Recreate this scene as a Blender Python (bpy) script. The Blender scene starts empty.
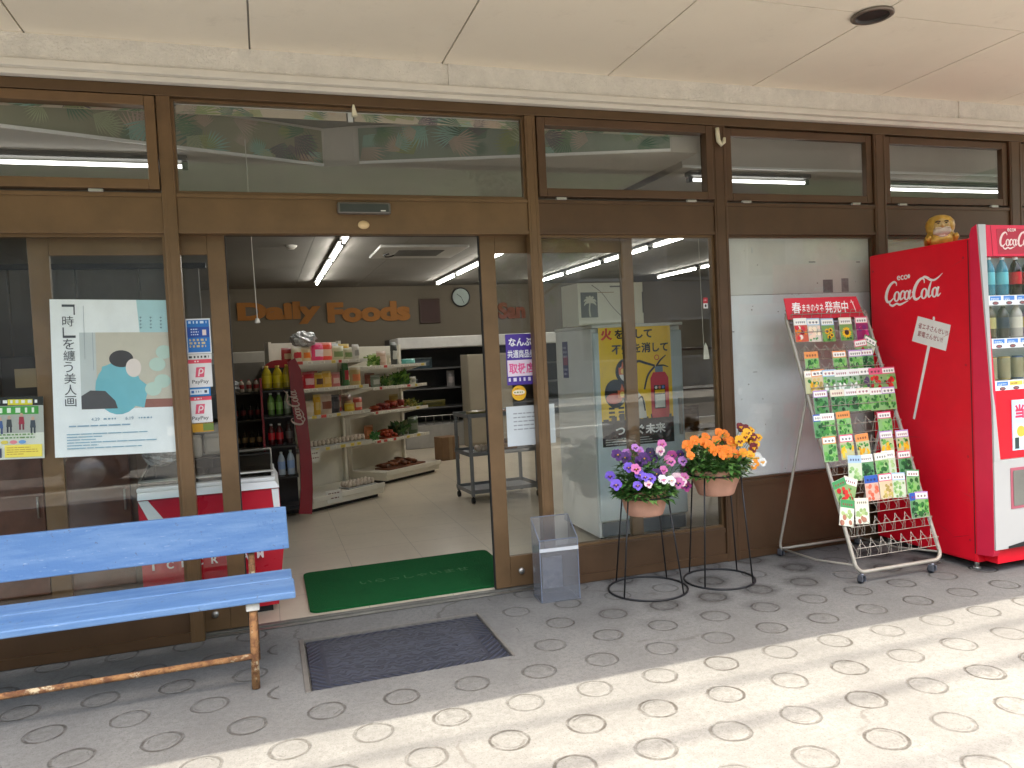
import bpy, bmesh, math, random
from mathutils import Vector, Matrix
R = random.Random(11)
S = bpy.context.scene
COL = S.collection
PI = math.pi

# ------------------------------------------------------------------ camera geometry
YAW, PITCH, ROLL = [math.radians(a) for a in (17.9675, -2.2680, -2.7910)]
FPX = 759.02
CAM = Vector((0, -3.9219, 1.30))
_f = Vector((math.sin(YAW) * math.cos(PITCH), math.cos(YAW) * math.cos(PITCH), math.sin(PITCH)))
_r = Vector((math.cos(YAW), -math.sin(YAW), 0))
_u = _r.cross(_f)
RT = _r * math.cos(ROLL) + _u * math.sin(ROLL)
UP = -_r * math.sin(ROLL) + _u * math.cos(ROLL)

def _ray(x, y):
    return _f * FPX + RT * (x - 512) - UP * (y - 384)
def at(x, y, Y=0.0):                       # measured point on an upright plane parallel to the shop front
    d = _ray(x, y); return CAM + d * ((Y - CAM.y) / d.y)
def atz(x, y, Z=0.0):                      # measured point on a level plane
    d = _ray(x, y); return CAM + d * ((Z - CAM.z) / d.z)
def atx(x, y, X=0.0):                      # measured point on an upright plane across the shop front
    d = _ray(x, y); return CAM + d * ((X - CAM.x) / d.x)

# ------------------------------------------------------------------ materials
def lin(c):
    return tuple(((v / 255) / 12.92 if v / 255 <= .04045 else ((v / 255 + .055) / 1.055) ** 2.4) for v in c)
MATS = {}
def M(name, col, rough=.5, metal=0, var=.12, scale=6, bump=0, bscale=80, spec=.5, coat=0, emit=0, trans=0, detail=5, sub=0):
    if name in MATS: return MATS[name]
    m = bpy.data.materials.new(name); m.use_nodes = True
    nt = m.node_tree; b = nt.nodes['Principled BSDF']
    col = tuple(col) + (1,)
    b.inputs['Roughness'].default_value = rough
    b.inputs['Metallic'].default_value = metal
    b.inputs['Specular IOR Level'].default_value = spec
    b.inputs['Coat Weight'].default_value = coat
    b.inputs['Transmission Weight'].default_value = trans
    if sub:
        b.inputs['Subsurface Weight'].default_value = sub
        b.inputs['Subsurface Radius'].default_value = (.01, .01, .01)
    tc = nt.nodes.new('ShaderNodeTexCoord')
    if var:
        n = nt.nodes.new('ShaderNodeTexNoise'); n.inputs['Scale'].default_value = scale; n.inputs['Detail'].default_value = detail
        n.inputs['Roughness'].default_value = .65
        nt.links.new(tc.outputs['Object'], n.inputs['Vector'])
        mr = nt.nodes.new('ShaderNodeMapRange'); mr.inputs[1].default_value = .28; mr.inputs[2].default_value = .72
        mr.inputs[3].default_value = 1 - var; mr.inputs[4].default_value = 1 + var
        nt.links.new(n.outputs[0], mr.inputs[0])
        mx = nt.nodes.new('ShaderNodeVectorMath'); mx.operation = 'SCALE'; mx.inputs[0].default_value = col[:3]
        nt.links.new(mr.outputs[0], mx.inputs['Scale']); nt.links.new(mx.outputs[0], b.inputs['Base Color'])
        r2 = nt.nodes.new('ShaderNodeMapRange'); r2.inputs[3].default_value = max(.02, rough - .1); r2.inputs[4].default_value = min(1, rough + .1)
        nt.links.new(n.outputs[0], r2.inputs[0]); nt.links.new(r2.outputs[0], b.inputs['Roughness'])
    else:
        b.inputs['Base Color'].default_value = col
    if bump:
        n2 = nt.nodes.new('ShaderNodeTexNoise'); n2.inputs['Scale'].default_value = bscale; n2.inputs['Detail'].default_value = 6
        nt.links.new(tc.outputs['Object'], n2.inputs['Vector'])
        bp = nt.nodes.new('ShaderNodeBump'); bp.inputs['Strength'].default_value = bump; bp.inputs['Distance'].default_value = .01
        nt.links.new(n2.outputs[0], bp.inputs['Height']); nt.links.new(bp.outputs[0], b.inputs['Normal'])
    if emit:
        b.inputs['Emission Color'].default_value = col; b.inputs['Emission Strength'].default_value = emit
    MATS[name] = m
    return m
def P(c, rough=.55):                       # printed paper or plastic of one sRGB colour
    return M('print_%02x%02x%02x_%d' % (c[0], c[1], c[2], int(rough * 100)), lin(c), rough, var=.05, scale=9)
def mth(nt, op, a, b=None, c=None):
    n = nt.nodes.new('ShaderNodeMath'); n.operation = op
    for i, v in enumerate((a, b, c)):
        if v is None: continue
        if isinstance(v, (int, float)): n.inputs[i].default_value = v
        else: nt.links.new(v, n.inputs[i])
    return n.outputs[0]
def mixc(nt, fac, a, b):
    n = nt.nodes.new('ShaderNodeMix'); n.data_type = 'RGBA'
    for k, v in ((0, fac), (6, a), (7, b)):
        if isinstance(v, (int, float)): n.inputs[k].default_value = v
        elif isinstance(v, tuple): n.inputs[k].default_value = v + (1,)
        else: nt.links.new(v, n.inputs[k])
    return n.outputs[2]
def noise(nt, vec, scale, detail=5, rough=.6):
    n = nt.nodes.new('ShaderNodeTexNoise'); n.inputs['Scale'].default_value = scale; n.inputs['Detail'].default_value = detail
    n.inputs['Roughness'].default_value = rough; nt.links.new(vec, n.inputs['Vector']); return n.outputs[0]
def ramp(nt, v, lo, hi, a=0., b=1.):
    n = nt.nodes.new('ShaderNodeMapRange'); n.interpolation_type = 'SMOOTHSTEP'
    for i, q in ((1, lo), (2, hi), (3, a), (4, b)): n.inputs[i].default_value = q
    nt.links.new(v, n.inputs[0]); return n.outputs[0]

def glass(name, tint=(.93, .96, .95), ior=1.52, rough=0.0, haze=0.0, smear=0.0):
    m = bpy.data.materials.new(name); m.use_nodes = True; nt = m.node_tree; nt.nodes.clear()
    out = nt.nodes.new('ShaderNodeOutputMaterial'); tr = nt.nodes.new('ShaderNodeBsdfTransparent'); tr.inputs[0].default_value = tint + (1,)
    gl = nt.nodes.new('ShaderNodeBsdfGlossy'); gl.inputs['Roughness'].default_value = rough
    fr = nt.nodes.new('ShaderNodeFresnel'); fr.inputs['IOR'].default_value = ior
    mx = nt.nodes.new('ShaderNodeMixShader')
    ge = nt.nodes.new('ShaderNodeNewGeometry')      # same reflectance on entry and exit of a thin pane
    io = mth(nt, 'ADD', ior, mth(nt, 'MULTIPLY', ge.outputs['Backfacing'], 1 / ior - ior)); nt.links.new(io, fr.inputs['IOR'])
    nt.links.new(fr.outputs[0], mx.inputs[0])
    base = tr.outputs[0]
    if smear:
        tc = nt.nodes.new('ShaderNodeTexCoord'); mp = nt.nodes.new('ShaderNodeMapping'); mp.inputs['Scale'].default_value = (1, 1, .45); nt.links.new(tc.outputs['Object'], mp.inputs['Vector'])
        f = mth(nt, 'MULTIPLY', ramp(nt, noise(nt, mp.outputs[0], 3.2, 6, .7), .46, .74), smear)
        d = nt.nodes.new('ShaderNodeBsdfDiffuse'); d.inputs[0].default_value = (.6, .6, .58, 1)
        t3 = nt.nodes.new('ShaderNodeMixShader'); nt.links.new(f, t3.inputs[0]); nt.links.new(base, t3.inputs[1]); nt.links.new(d.outputs[0], t3.inputs[2]); base = t3.outputs[0]
    if haze:
        d = nt.nodes.new('ShaderNodeBsdfDiffuse'); d.inputs[0].default_value = (.36, .37, .39, 1)
        t2 = nt.nodes.new('ShaderNodeMixShader'); t2.inputs[0].default_value = haze
        nt.links.new(base, t2.inputs[1]); nt.links.new(d.outputs[0], t2.inputs[2]); base = t2.outputs[0]
    nt.links.new(base, mx.inputs[1]); nt.links.new(gl.outputs[0], mx.inputs[2])
    nt.links.new(mx.outputs[0], out.inputs[0])
    return m
GLASS = glass('window_glass', (.975, .988, .982), ior=1.44, smear=.03)
CLEAR = glass('clear_plastic', (.90, .91, .94), 1.4, .12, .15)

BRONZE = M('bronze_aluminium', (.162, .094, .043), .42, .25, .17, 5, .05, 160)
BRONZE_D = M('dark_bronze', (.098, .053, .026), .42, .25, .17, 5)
BLACKGAP = M('black_rubber', (.012, .012, .012), .7)
CREAM = M('cream_trim', (.70, .665, .585), .6, 0, .08, 4, .05, 60)
PLASTER = M('rough_plaster', (.72, .69, .62), .9, 0, .10, 14, .9, 90)
SOFFIT = M('soffit_board', (.82, .755, .625), .85, 0, .05, 2.2, .04, 200)
def _stain_soffit():
    nt = SOFFIT.node_tree; b = nt.nodes['Principled BSDF']; tc = nt.nodes.new('ShaderNodeTexCoord'); V = tc.outputs['Object']
    c = mixc(nt, ramp(nt, noise(nt, V, 1.1, 5, .6), .40, .75, 0, .35), (.84, .775, .645), (.68, .62, .51))
    c = mixc(nt, ramp(nt, noise(nt, V, 5.5, 7, .75), .56, .80, 0, .40), c, (.56, .50, .40))
    c = mixc(nt, ramp(nt, noise(nt, V, 90, 3, .7), .62, .80, 0, .30), c, (.45, .40, .33))
    nt.links.new(c, b.inputs['Base Color'])

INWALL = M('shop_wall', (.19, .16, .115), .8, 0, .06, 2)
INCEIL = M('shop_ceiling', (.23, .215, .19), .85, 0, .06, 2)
WHITE = M('white_paint', (.78, .78, .76), .45, 0, .04, 5)
SHELFW = M('shelf_white', (.72, .68, .59), .5, 0, .08, 5)
CHROME = M('grey_steel', (.42, .41, .38), .35, .75, .1, 8)
REDV = M('vending_red', (.76, .006, .022), .38, 0, .11, 2.3, spec=.3)
REDV2 = M('vending_red_light', (.72, .022, .066), .38, 0, .05, 5, spec=.3)
BLUEP = M('worn_blue_paint', (.165, .365, .78), .55, 0, .14, 9, .12, 60)
RUST = M('rust', (.26, .115, .045), .9, 0, .45, 22, .5, 60)
TERRA = M('pinkish_terracotta', (.60, .31, .215), .8, 0, .12, 14, .15, 120)
BLACKM = M('black_wire', (.018, .018, .02), .45, .3, .1)
LEAF = [M('leaf_dark', (.035, .105, .022), .55, 0, .35, 30), M('leaf_mid', (.075, .19, .035), .55, 0, .3, 30), M('leaf_pale', (.16, .29, .07), .55, 0, .3, 30)]
IVORY = M('ivory_wire', (.36, .33, .275), .4, .15, .12, 20)

_stain_soffit()
# worn paint on the bench: faded patches, scuffs and grain along the boards
def _wear():
    nt = BLUEP.node_tree; b = nt.nodes['Principled BSDF']; tc = nt.nodes.new('ShaderNodeTexCoord')
    mp = nt.nodes.new('ShaderNodeMapping'); mp.inputs['Scale'].default_value = (1.2, 9, 9); nt.links.new(tc.outputs['Object'], mp.inputs['Vector']); V = tc.outputs['Object']
    c = mixc(nt, ramp(nt, noise(nt, mp.outputs[0], 2.2, 6, .65), .35, .70), (.085, .190, .40), (.155, .270, .47))
    c = mixc(nt, ramp(nt, noise(nt, V, 16, 6, .75), .56, .74, 0, .55), c, (.045, .13, .33))
    c = mixc(nt, ramp(nt, noise(nt, mp.outputs[0], 14, 4, .7), .63, .72, 0, .5), c, (.50, .58, .66))
    c = mixc(nt, ramp(nt, noise(nt, V, 38, 4, .7), .63, .70, 0, .75), c, (.09, .11, .15))
    nt.links.new(c, b.inputs['Base Color'])
_wear()
def _rusty():
    nt = RUST.node_tree; b = nt.nodes['Principled BSDF']; tc = nt.nodes.new('ShaderNodeTexCoord'); V = tc.outputs['Object']
    c = mixc(nt, ramp(nt, noise(nt, V, 30, 5, .7), .35, .65), (.13, .052, .022), (.34, .17, .065))
    c = mixc(nt, ramp(nt, noise(nt, V, 17, 6, .75), .55, .63, 0, .85), c, (.56, .47, .30))
    c = mixc(nt, ramp(nt, noise(nt, V, 60, 4, .7), .60, .68, 0, .8), c, (.05, .026, .016))
    nt.links.new(c, b.inputs['Base Color'])
_rusty()
# ------------------------------------------------------------------ mesh building
class MB:
    def __init__(s): s.v = []; s.f = []; s.m = []; s.s = []; s.mi = 0
    def add(s, vs, fs, mi=None, smooth=False):
        b = len(s.v); s.v += [tuple(v) for v in vs]
        for f in fs:
            s.f.append([b + i for i in f]); s.m.append(s.mi if mi is None else mi); s.s.append(smooth)
    def box(s, x0, x1, y0, y1, z0, z1, mi=None, bev=0, seg=2):
        x0, x1 = min(x0, x1), max(x0, x1); y0, y1 = min(y0, y1), max(y0, y1); z0, z1 = min(z0, z1), max(z0, z1)
        if bev:
            bm = bmesh.new(); bmesh.ops.create_cube(bm, size=1)
            for v in bm.verts:
                v.co = Vector(((x0 + x1) / 2 + v.co.x * (x1 - x0), (y0 + y1) / 2 + v.co.y * (y1 - y0), (z0 + z1) / 2 + v.co.z * (z1 - z0)))
            bmesh.ops.bevel(bm, geom=bm.edges[:], offset=min(bev, .45 * min(x1 - x0, y1 - y0, z1 - z0)), segments=seg, profile=.5, affect='EDGES')
            bm.verts.index_update()
            s.add([v.co[:] for v in bm.verts], [[v.index for v in f.verts] for f in bm.faces], mi)
            bm.free(); return s
        vs = [(x, y, z) for z in (z0, z1) for y in (y0, y1) for x in (x0, x1)]
        s.add(vs, [(0, 2, 3, 1), (4, 5, 7, 6), (0, 1, 5, 4), (2, 6, 7, 3), (0, 4, 6, 2), (1, 3, 7, 5)], mi); return s
    def hexa(s, bot, top, mi=None):           # 4 bottom points, 4 top points, same order
        vs = list(bot) + list(top)
        s.add(vs, [(3, 2, 1, 0), (4, 5, 6, 7)] + [(i, (i + 1) % 4, 4 + (i + 1) % 4, 4 + i) for i in range(4)], mi); return s
    def tube(s, pts, r, n=8, closed=False, mi=None, cap=True):
        pts = [Vector(p) for p in pts]; k = len(pts)
        rs = r if isinstance(r, (list, tuple)) else [r] * k
        tang = []
        for i in range(k):
            a = pts[(i - 1) % k] if (closed or i > 0) else pts[0]
            b = pts[(i + 1) % k] if (closed or i < k - 1) else pts[-1]
            t = (b - a); tang.append(t.normalized() if t.length > 1e-9 else Vector((0, 0, 1)))
        ref = Vector((0, 0, 1)) if abs(tang[0].z) < .9 else Vector((1, 0, 0))
        nx = tang[0].cross(ref).normalized(); vs = []
        for i in range(k):
            nx = (nx - tang[i] * nx.dot(tang[i])).normalized(); ny = tang[i].cross(nx)
            for j in range(n):
                a = 2 * PI * j / n
                vs.append(pts[i] + (nx * math.cos(a) + ny * math.sin(a)) * rs[i])
        fs = []
        for i in range(k if closed else k - 1):
            for j in range(n):
                a = i * n + j; b = i * n + (j + 1) % n; i2 = (i + 1) % k
                fs.append((a, b, i2 * n + (j + 1) % n, i2 * n + j))
        if cap and not closed:
            fs.append(tuple(range(n))[::-1]); fs.append(tuple((k - 1) * n + j for j in range(n)))
        s.add(vs, fs, mi, n > 5); return s
    def ring(s, c, r, tr, n=40, tn=6, mi=None):
        return s.tube([(c[0] + r * math.cos(2 * PI * i / n), c[1] + r * math.sin(2 * PI * i / n), c[2]) for i in range(n)], tr, tn, True, mi)
    def lathe(s, prof, n=24, c=(0, 0, 0), mi=None, mis=None, capb=True, capt=True):
        vs = []; k = len(prof)
        for (r, z) in prof:
            for j in range(n):
                a = 2 * PI * j / n; vs.append((c[0] + r * math.cos(a), c[1] + r * math.sin(a), c[2] + z))
        b = len(s.v); s.v += vs
        for i in range(k - 1):
            for j in range(n):
                s.f.append([b + i * n + j, b + i * n + (j + 1) % n, b + (i + 1) * n + (j + 1) % n, b + (i + 1) * n + j])
                s.m.append(mis[i] if mis else (s.mi if mi is None else mi)); s.s.append(True)
        if capb: s.f.append([b + j for j in range(n)][::-1]); s.m.append(mis[0] if mis else (s.mi if mi is None else mi)); s.s.append(False)
        if capt: s.f.append([b + (k - 1) * n + j for j in range(n)]); s.m.append(mis[-1] if mis else (s.mi if mi is None else mi)); s.s.append(False)
        return s
    def prism(s, pts, o, u, v, t, mi=None):   # outline in (u,v) at o, thickness t along u x v
        u = Vector(u); v = Vector(v); n = u.cross(v).normalized(); o = Vector(o); k = len(pts)
        vs = [o + u * p[0] + v * p[1] for p in pts] + [o + u * p[0] + v * p[1] + n * t for p in pts]
        fs = [tuple(range(k))[::-1], tuple(range(k, 2 * k))] + [(i, (i + 1) % k, k + (i + 1) % k, k + i) for i in range(k)]
        s.add(vs, fs, mi); return s
    def leaf(s, p, d, up, ln, w, mi=None):
        p = Vector(p); d = Vector(d).normalized(); sd = d.cross(Vector(up))
        sd = sd.normalized() if sd.length > 1e-6 else Vector((1, 0, 0)); n = sd.cross(d)
        vs = [p, p + d * ln * .45 + sd * w * .5 + n * w * .12, p + d * ln - n * ln * .12, p + d * ln * .45 - sd * w * .5 + n * w * .12, p + d * ln * .5]
        s.add(vs, [(0, 1, 4), (1, 2, 4), (2, 3, 4), (3, 0, 4)], mi); return s
    def blob(s, c, rx, ry, rz, nu=14, nv=9, jit=0, mi=None, rnd=R):
        vs = []
        for i in range(nv + 1):
            ph = PI * i / nv
            for j in range(nu):
                a = 2 * PI * j / nu; k = 1 + rnd.uniform(-jit, jit)
                vs.append((c[0] + rx * k * math.sin(ph) * math.cos(a), c[1] + ry * k * math.sin(ph) * math.sin(a), c[2] + rz * k * math.cos(ph)))
        fs = [(i * nu + j, (i + 1) * nu + j, (i + 1) * nu + (j + 1) % nu, i * nu + (j + 1) % nu) for i in range(nv) for j in range(nu)]
        s.add(vs, fs, mi, True); return s
    def xf(s, M4): s.v = [tuple(M4 @ Vector(v)) for v in s.v]; return s
    def build(s, name, mats, parent=None, loc=None):
        me = bpy.data.meshes.new(name); me.from_pydata(s.v, [], s.f)
        for m in (mats if isinstance(mats, (list, tuple)) else [mats]): me.materials.append(m)
        me.polygons.foreach_set('material_index', s.m); me.polygons.foreach_set('use_smooth', s.s); me.update()
        o = bpy.data.objects.new(name, me); COL.objects.link(o)
        if parent: o.parent = parent
        if loc is not None: o.location = loc
        return o
def tag(o, label=None, cat=None, group=None, kind=None):
    if label: o['label'] = label
    if cat: o['category'] = cat
    if group: o['group'] = group
    if kind: o['kind'] = kind
    return o
def thing(name, label, cat, loc=(0, 0, 0), rz=0, group=None):
    o = bpy.data.objects.new(name, None); COL.objects.link(o); o.empty_display_size = .1
    o.location = loc; o.rotation_euler = (0, 0, rz)
    return tag(o, label, cat, group)
KIDS = {}
def dup(root, loc, rz=None, label=None, group=None, rot=None):
    c = root.copy(); COL.objects.link(c); c.location = loc
    if rz is not None: c.rotation_euler = (0, 0, rz)
    if rot is not None: c.rotation_euler = rot
    if label: c['label'] = label
    if group: c['group'] = group
    for ch in root.children:
        d = ch.copy(); COL.objects.link(d); d.parent = c
        for g in ch.children:
            e = g.copy(); COL.objects.link(e); e.parent = d
    return c

# ------------------------------------------------------------------ flat printed artwork
_TX = {}
def text_geo(body, bold=0.0):
    k = (body, bold)
    if k in _TX: return _TX[k]
    cu = bpy.data.curves.new('lettering', 'FONT'); cu.body = body; cu.offset = bold; cu.resolution_u = 4; cu.fill_mode = 'FRONT'
    o = bpy.data.objects.new('lettering', cu); COL.objects.link(o)
    dg = bpy.context.evaluated_depsgraph_get(); dg.update()
    me = bpy.data.meshes.new_from_object(o.evaluated_get(dg))
    vs = [(v.co.x, v.co.y) for v in me.vertices]; fs = [tuple(p.vertices) for p in me.polygons]
    bpy.data.objects.remove(o); bpy.data.curves.remove(cu); bpy.data.meshes.remove(me)
    if vs:
        x0 = min(v[0] for v in vs); x1 = max(v[0] for v in vs); y0 = min(v[1] for v in vs); y1 = max(v[1] for v in vs)
        vs = [((x - x0) / (x1 - x0 + 1e-9), (y - y0) / (y1 - y0 + 1e-9)) for x, y in vs]
        asp = (x1 - x0) / (y1 - y0 + 1e-9)
    else: asp = 1
    _TX[k] = (vs, fs, asp); return _TX[k]
def spline(pts, n=6, closed=False):
    out = []; k = len(pts)
    def g(i): return pts[i % k] if closed else pts[max(0, min(k - 1, i))]
    for i in range(k if closed else k - 1):
        a, b, c, d = g(i - 1), g(i), g(i + 1), g(i + 2)
        for j in range(n):
            t = j / n
            out.append(tuple(.5 * ((2 * b[q]) + (-a[q] + c[q]) * t + (2 * a[q] - 5 * b[q] + 4 * c[q] - d[q]) * t * t + (-a[q] + 3 * b[q] - 3 * c[q] + d[q]) * t ** 3) for q in range(len(b))))
    if not closed: out.append(tuple(pts[-1]))
    return out
class Art:
    def __init__(s, o, u, v, step=.00012):
        s.o = Vector(o); s.u = Vector(u).normalized(); s.v = Vector(v).normalized(); s.n = s.u.cross(s.v).normalized()
        s.mb = MB(); s.mats = []; s.k = 1; s.step = step
    def mi(s, m):
        if isinstance(m, tuple): m = P(m)
        if m not in s.mats: s.mats.append(m)
        return s.mats.index(m)
    def p(s, x, y, l): return s.o + s.u * x + s.v * y + s.n * (l * s.step)
    def slab(s, w, h, t, m, x=0, y=0):
        s.mb.prism([(x, y), (x + w, y), (x + w, y + h), (x, y + h)], s.o - s.n * t, s.u, s.v, t, s.mi(m)); return s
    def poly(s, pts, m, keep=False):
        s.mb.add([s.p(x, y, s.k) for x, y in pts], [tuple(range(len(pts)))], s.mi(m))
        if not keep: s.k += 1
        return s
    def rect(s, x, y, w, h, m, keep=False): return s.poly([(x, y), (x + w, y), (x + w, y + h), (x, y + h)], m, keep)
    def ell(s, cx, cy, rx, ry, m, n=22, rot=0, keep=False):
        c, q = math.cos(rot), math.sin(rot)
        return s.poly([(cx + rx * math.cos(t) * c - ry * math.sin(t) * q, cy + rx * math.cos(t) * q + ry * math.sin(t) * c) for t in [2 * PI * i / n for i in range(n)]], m, keep)
    def ribbon(s, pts, m, closed=False, n=6):      # pts = (x, y, width)
        sp = spline(pts, n, closed); k = len(sp); vs = []
        for i in range(k):
            a = sp[(i - 1) % k] if closed else sp[max(0, i - 1)]; b = sp[(i + 1) % k] if closed else sp[min(k - 1, i + 1)]
            dx, dy = b[0] - a[0], b[1] - a[1]; L = math.hypot(dx, dy) or 1
            w = sp[i][2] / 2
            vs.append(s.p(sp[i][0] - dy / L * w, sp[i][1] + dx / L * w, s.k)); vs.append(s.p(sp[i][0] + dy / L * w, sp[i][1] - dx / L * w, s.k))
        fs = [(2 * i + 1, 2 * ((i + 1) % k) + 1, 2 * ((i + 1) % k), 2 * i) for i in range(k if closed else k - 1)]
        s.mb.add(vs, fs, s.mi(m)); s.k += 1; return s
    def text(s, body, x, y, h, m, w=None, bold=0.0, rot=0, depth=0):
        vs, fs, asp = text_geo(body, bold)
        if w is None: w = h * asp
        c, q = math.cos(rot), math.sin(rot)
        pt = [(x + vx * w * c - vy * h * q, y + vx * w * q + vy * h * c) for vx, vy in vs]
        s.mb.add([s.p(a, b, s.k) + s.n * depth for a, b in pt], fs, s.mi(m))
        if depth:
            # raised letters: close the sides along boundary edges
            cnt = {}
            for f in fs:
                for i in range(len(f)):
                    e = (f[i], f[(i + 1) % len(f)]); cnt[e] = 1
            ed = [e for e in cnt if (e[1], e[0]) not in cnt]
            for a, b in ed:
                s.mb.add([s.p(*pt[a], s.k) + s.n * depth, s.p(*pt[b], s.k) + s.n * depth, s.p(*pt[b], s.k), s.p(*pt[a], s.k)], [(0, 3, 2, 1)], s.mi(m))
        s.k += 1; return s
    def vtext(s, body, x, y, h, m, bold=0.0, gap=.12):   # vertical column of characters, y = top
        for ch in body:
            vs, fs, asp = text_geo(ch, bold)
            hh = h * min(1, 1 / max(asp, .3)) if ch in '一' else h
            s.text(ch, x, y - h, h, m, w=h * min(asp, 1.1), bold=bold); s.k -= 1
            y -= h * (1 + gap)
        s.k += 1; return s
    def lines(s, x, y, w, n, dy, hh, m, rnd=R, lo=.4, seg=5):   # small print too fine to read
        for i in range(n):
            xx = x; end = x + w * rnd.uniform(lo, 1)
            while xx < end:
                ww = min(rnd.uniform(.3, 1) * w / seg, end - xx)
                s.rect(xx, y - i * dy, ww, hh, m, True); xx += ww + hh * .8
        s.k += 1; return s
    def coke(s, x, y, w, m, eco=False):
        k = w / 100.0
        def sh(pts): return [((px + .14 * py) * k + x, py * k + y, pw * k * 1.05) for px, py, pw in pts]
        def oval(cx, cy, rx, ry):
            return [((cx + rx * math.cos(t)), (cy + ry * math.sin(t)), 1.5 + 2.0 * abs(math.cos(t))) for t in [2 * PI * i / 10 for i in range(10)]]
        st = [[(19, 26, 1.2), (18, 30, 2.2), (13.5, 32, 3), (7, 28, 4.2), (2.5, 20, 5), (1.2, 11, 5), (4, 4.6, 4), (9.5, 4.2, 2.8), (16, 9.5, 1.0)],
              [(34.5, 14.5, 2.6), (33, 17.5, 1.8), (29.5, 16.5, 2.6), (27.4, 11, 3.6), (29, 5.6, 2.8), (36, 9.5, 1)],
              [(45, 18, 3), (43.6, 10.5, 3.2), (45, 5.4, 2.4), (49, 9, 1)],
              [(47.6, 14, 1.4), (51, 15, 2.0), (54, 14.6, 1.2)],
              [(68, 25, 1.2), (67.2, 29.6, 2.2), (63, 32, 3), (57, 28, 4.2), (52.6, 20, 5), (51.4, 11, 5), (54.2, 4.6, 4), (59.4, 4.2, 2.8), (66, 9.5, 1)],
              [(63, 32, 1.5), (67, 33.6, 3), (72, 32, 3.6), (78, 28.6, 3.2), (84, 27.6, 2.6), (90, 30, 2), (97, 35.5, .6)],
              [(80, 27, 1.4), (77.4, 18, 3.4), (76.6, 9.5, 3.6), (78.4, 5.2, 2.6), (82, 8, 1)],
              [(92.6, 18, 3), (91.2, 10.5, 3.2), (92.8, 5.4, 2.4), (97, 9, 1)],
              [(10, 4, 1.6), (9, .6, 2.4), (15, -2.4, 3.2), (22, .2, 2.6), (28, -1.6, 3), (36, .6, 2), (43, 3, .6)]]
        for q in st: s.ribbon(sh(q), m)
        for cx in (21.2, 69.4): s.ribbon(sh(oval(cx, 10.6, 4.2, 6.6)), m, True)
        for cx in (39.4, 87): s.ribbon(sh(oval(cx, 10.8, 3.8, 6.2)), m, True)
        if eco: s.text('eco', x + w * .24, y + w * .335, w * .068, m, bold=.015); s.ell(x + w * .455, y + w * .375, w * .022, w * .03, m)
        return s
    def build(s, name, parent=None, label=None, cat=None, group=None):
        o = s.mb.build(name, s.mats, parent)
        return tag(o, label, cat, group)
FX = ((1, 0, 0), (0, 0, 1))                 # artwork frame facing the street
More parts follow.
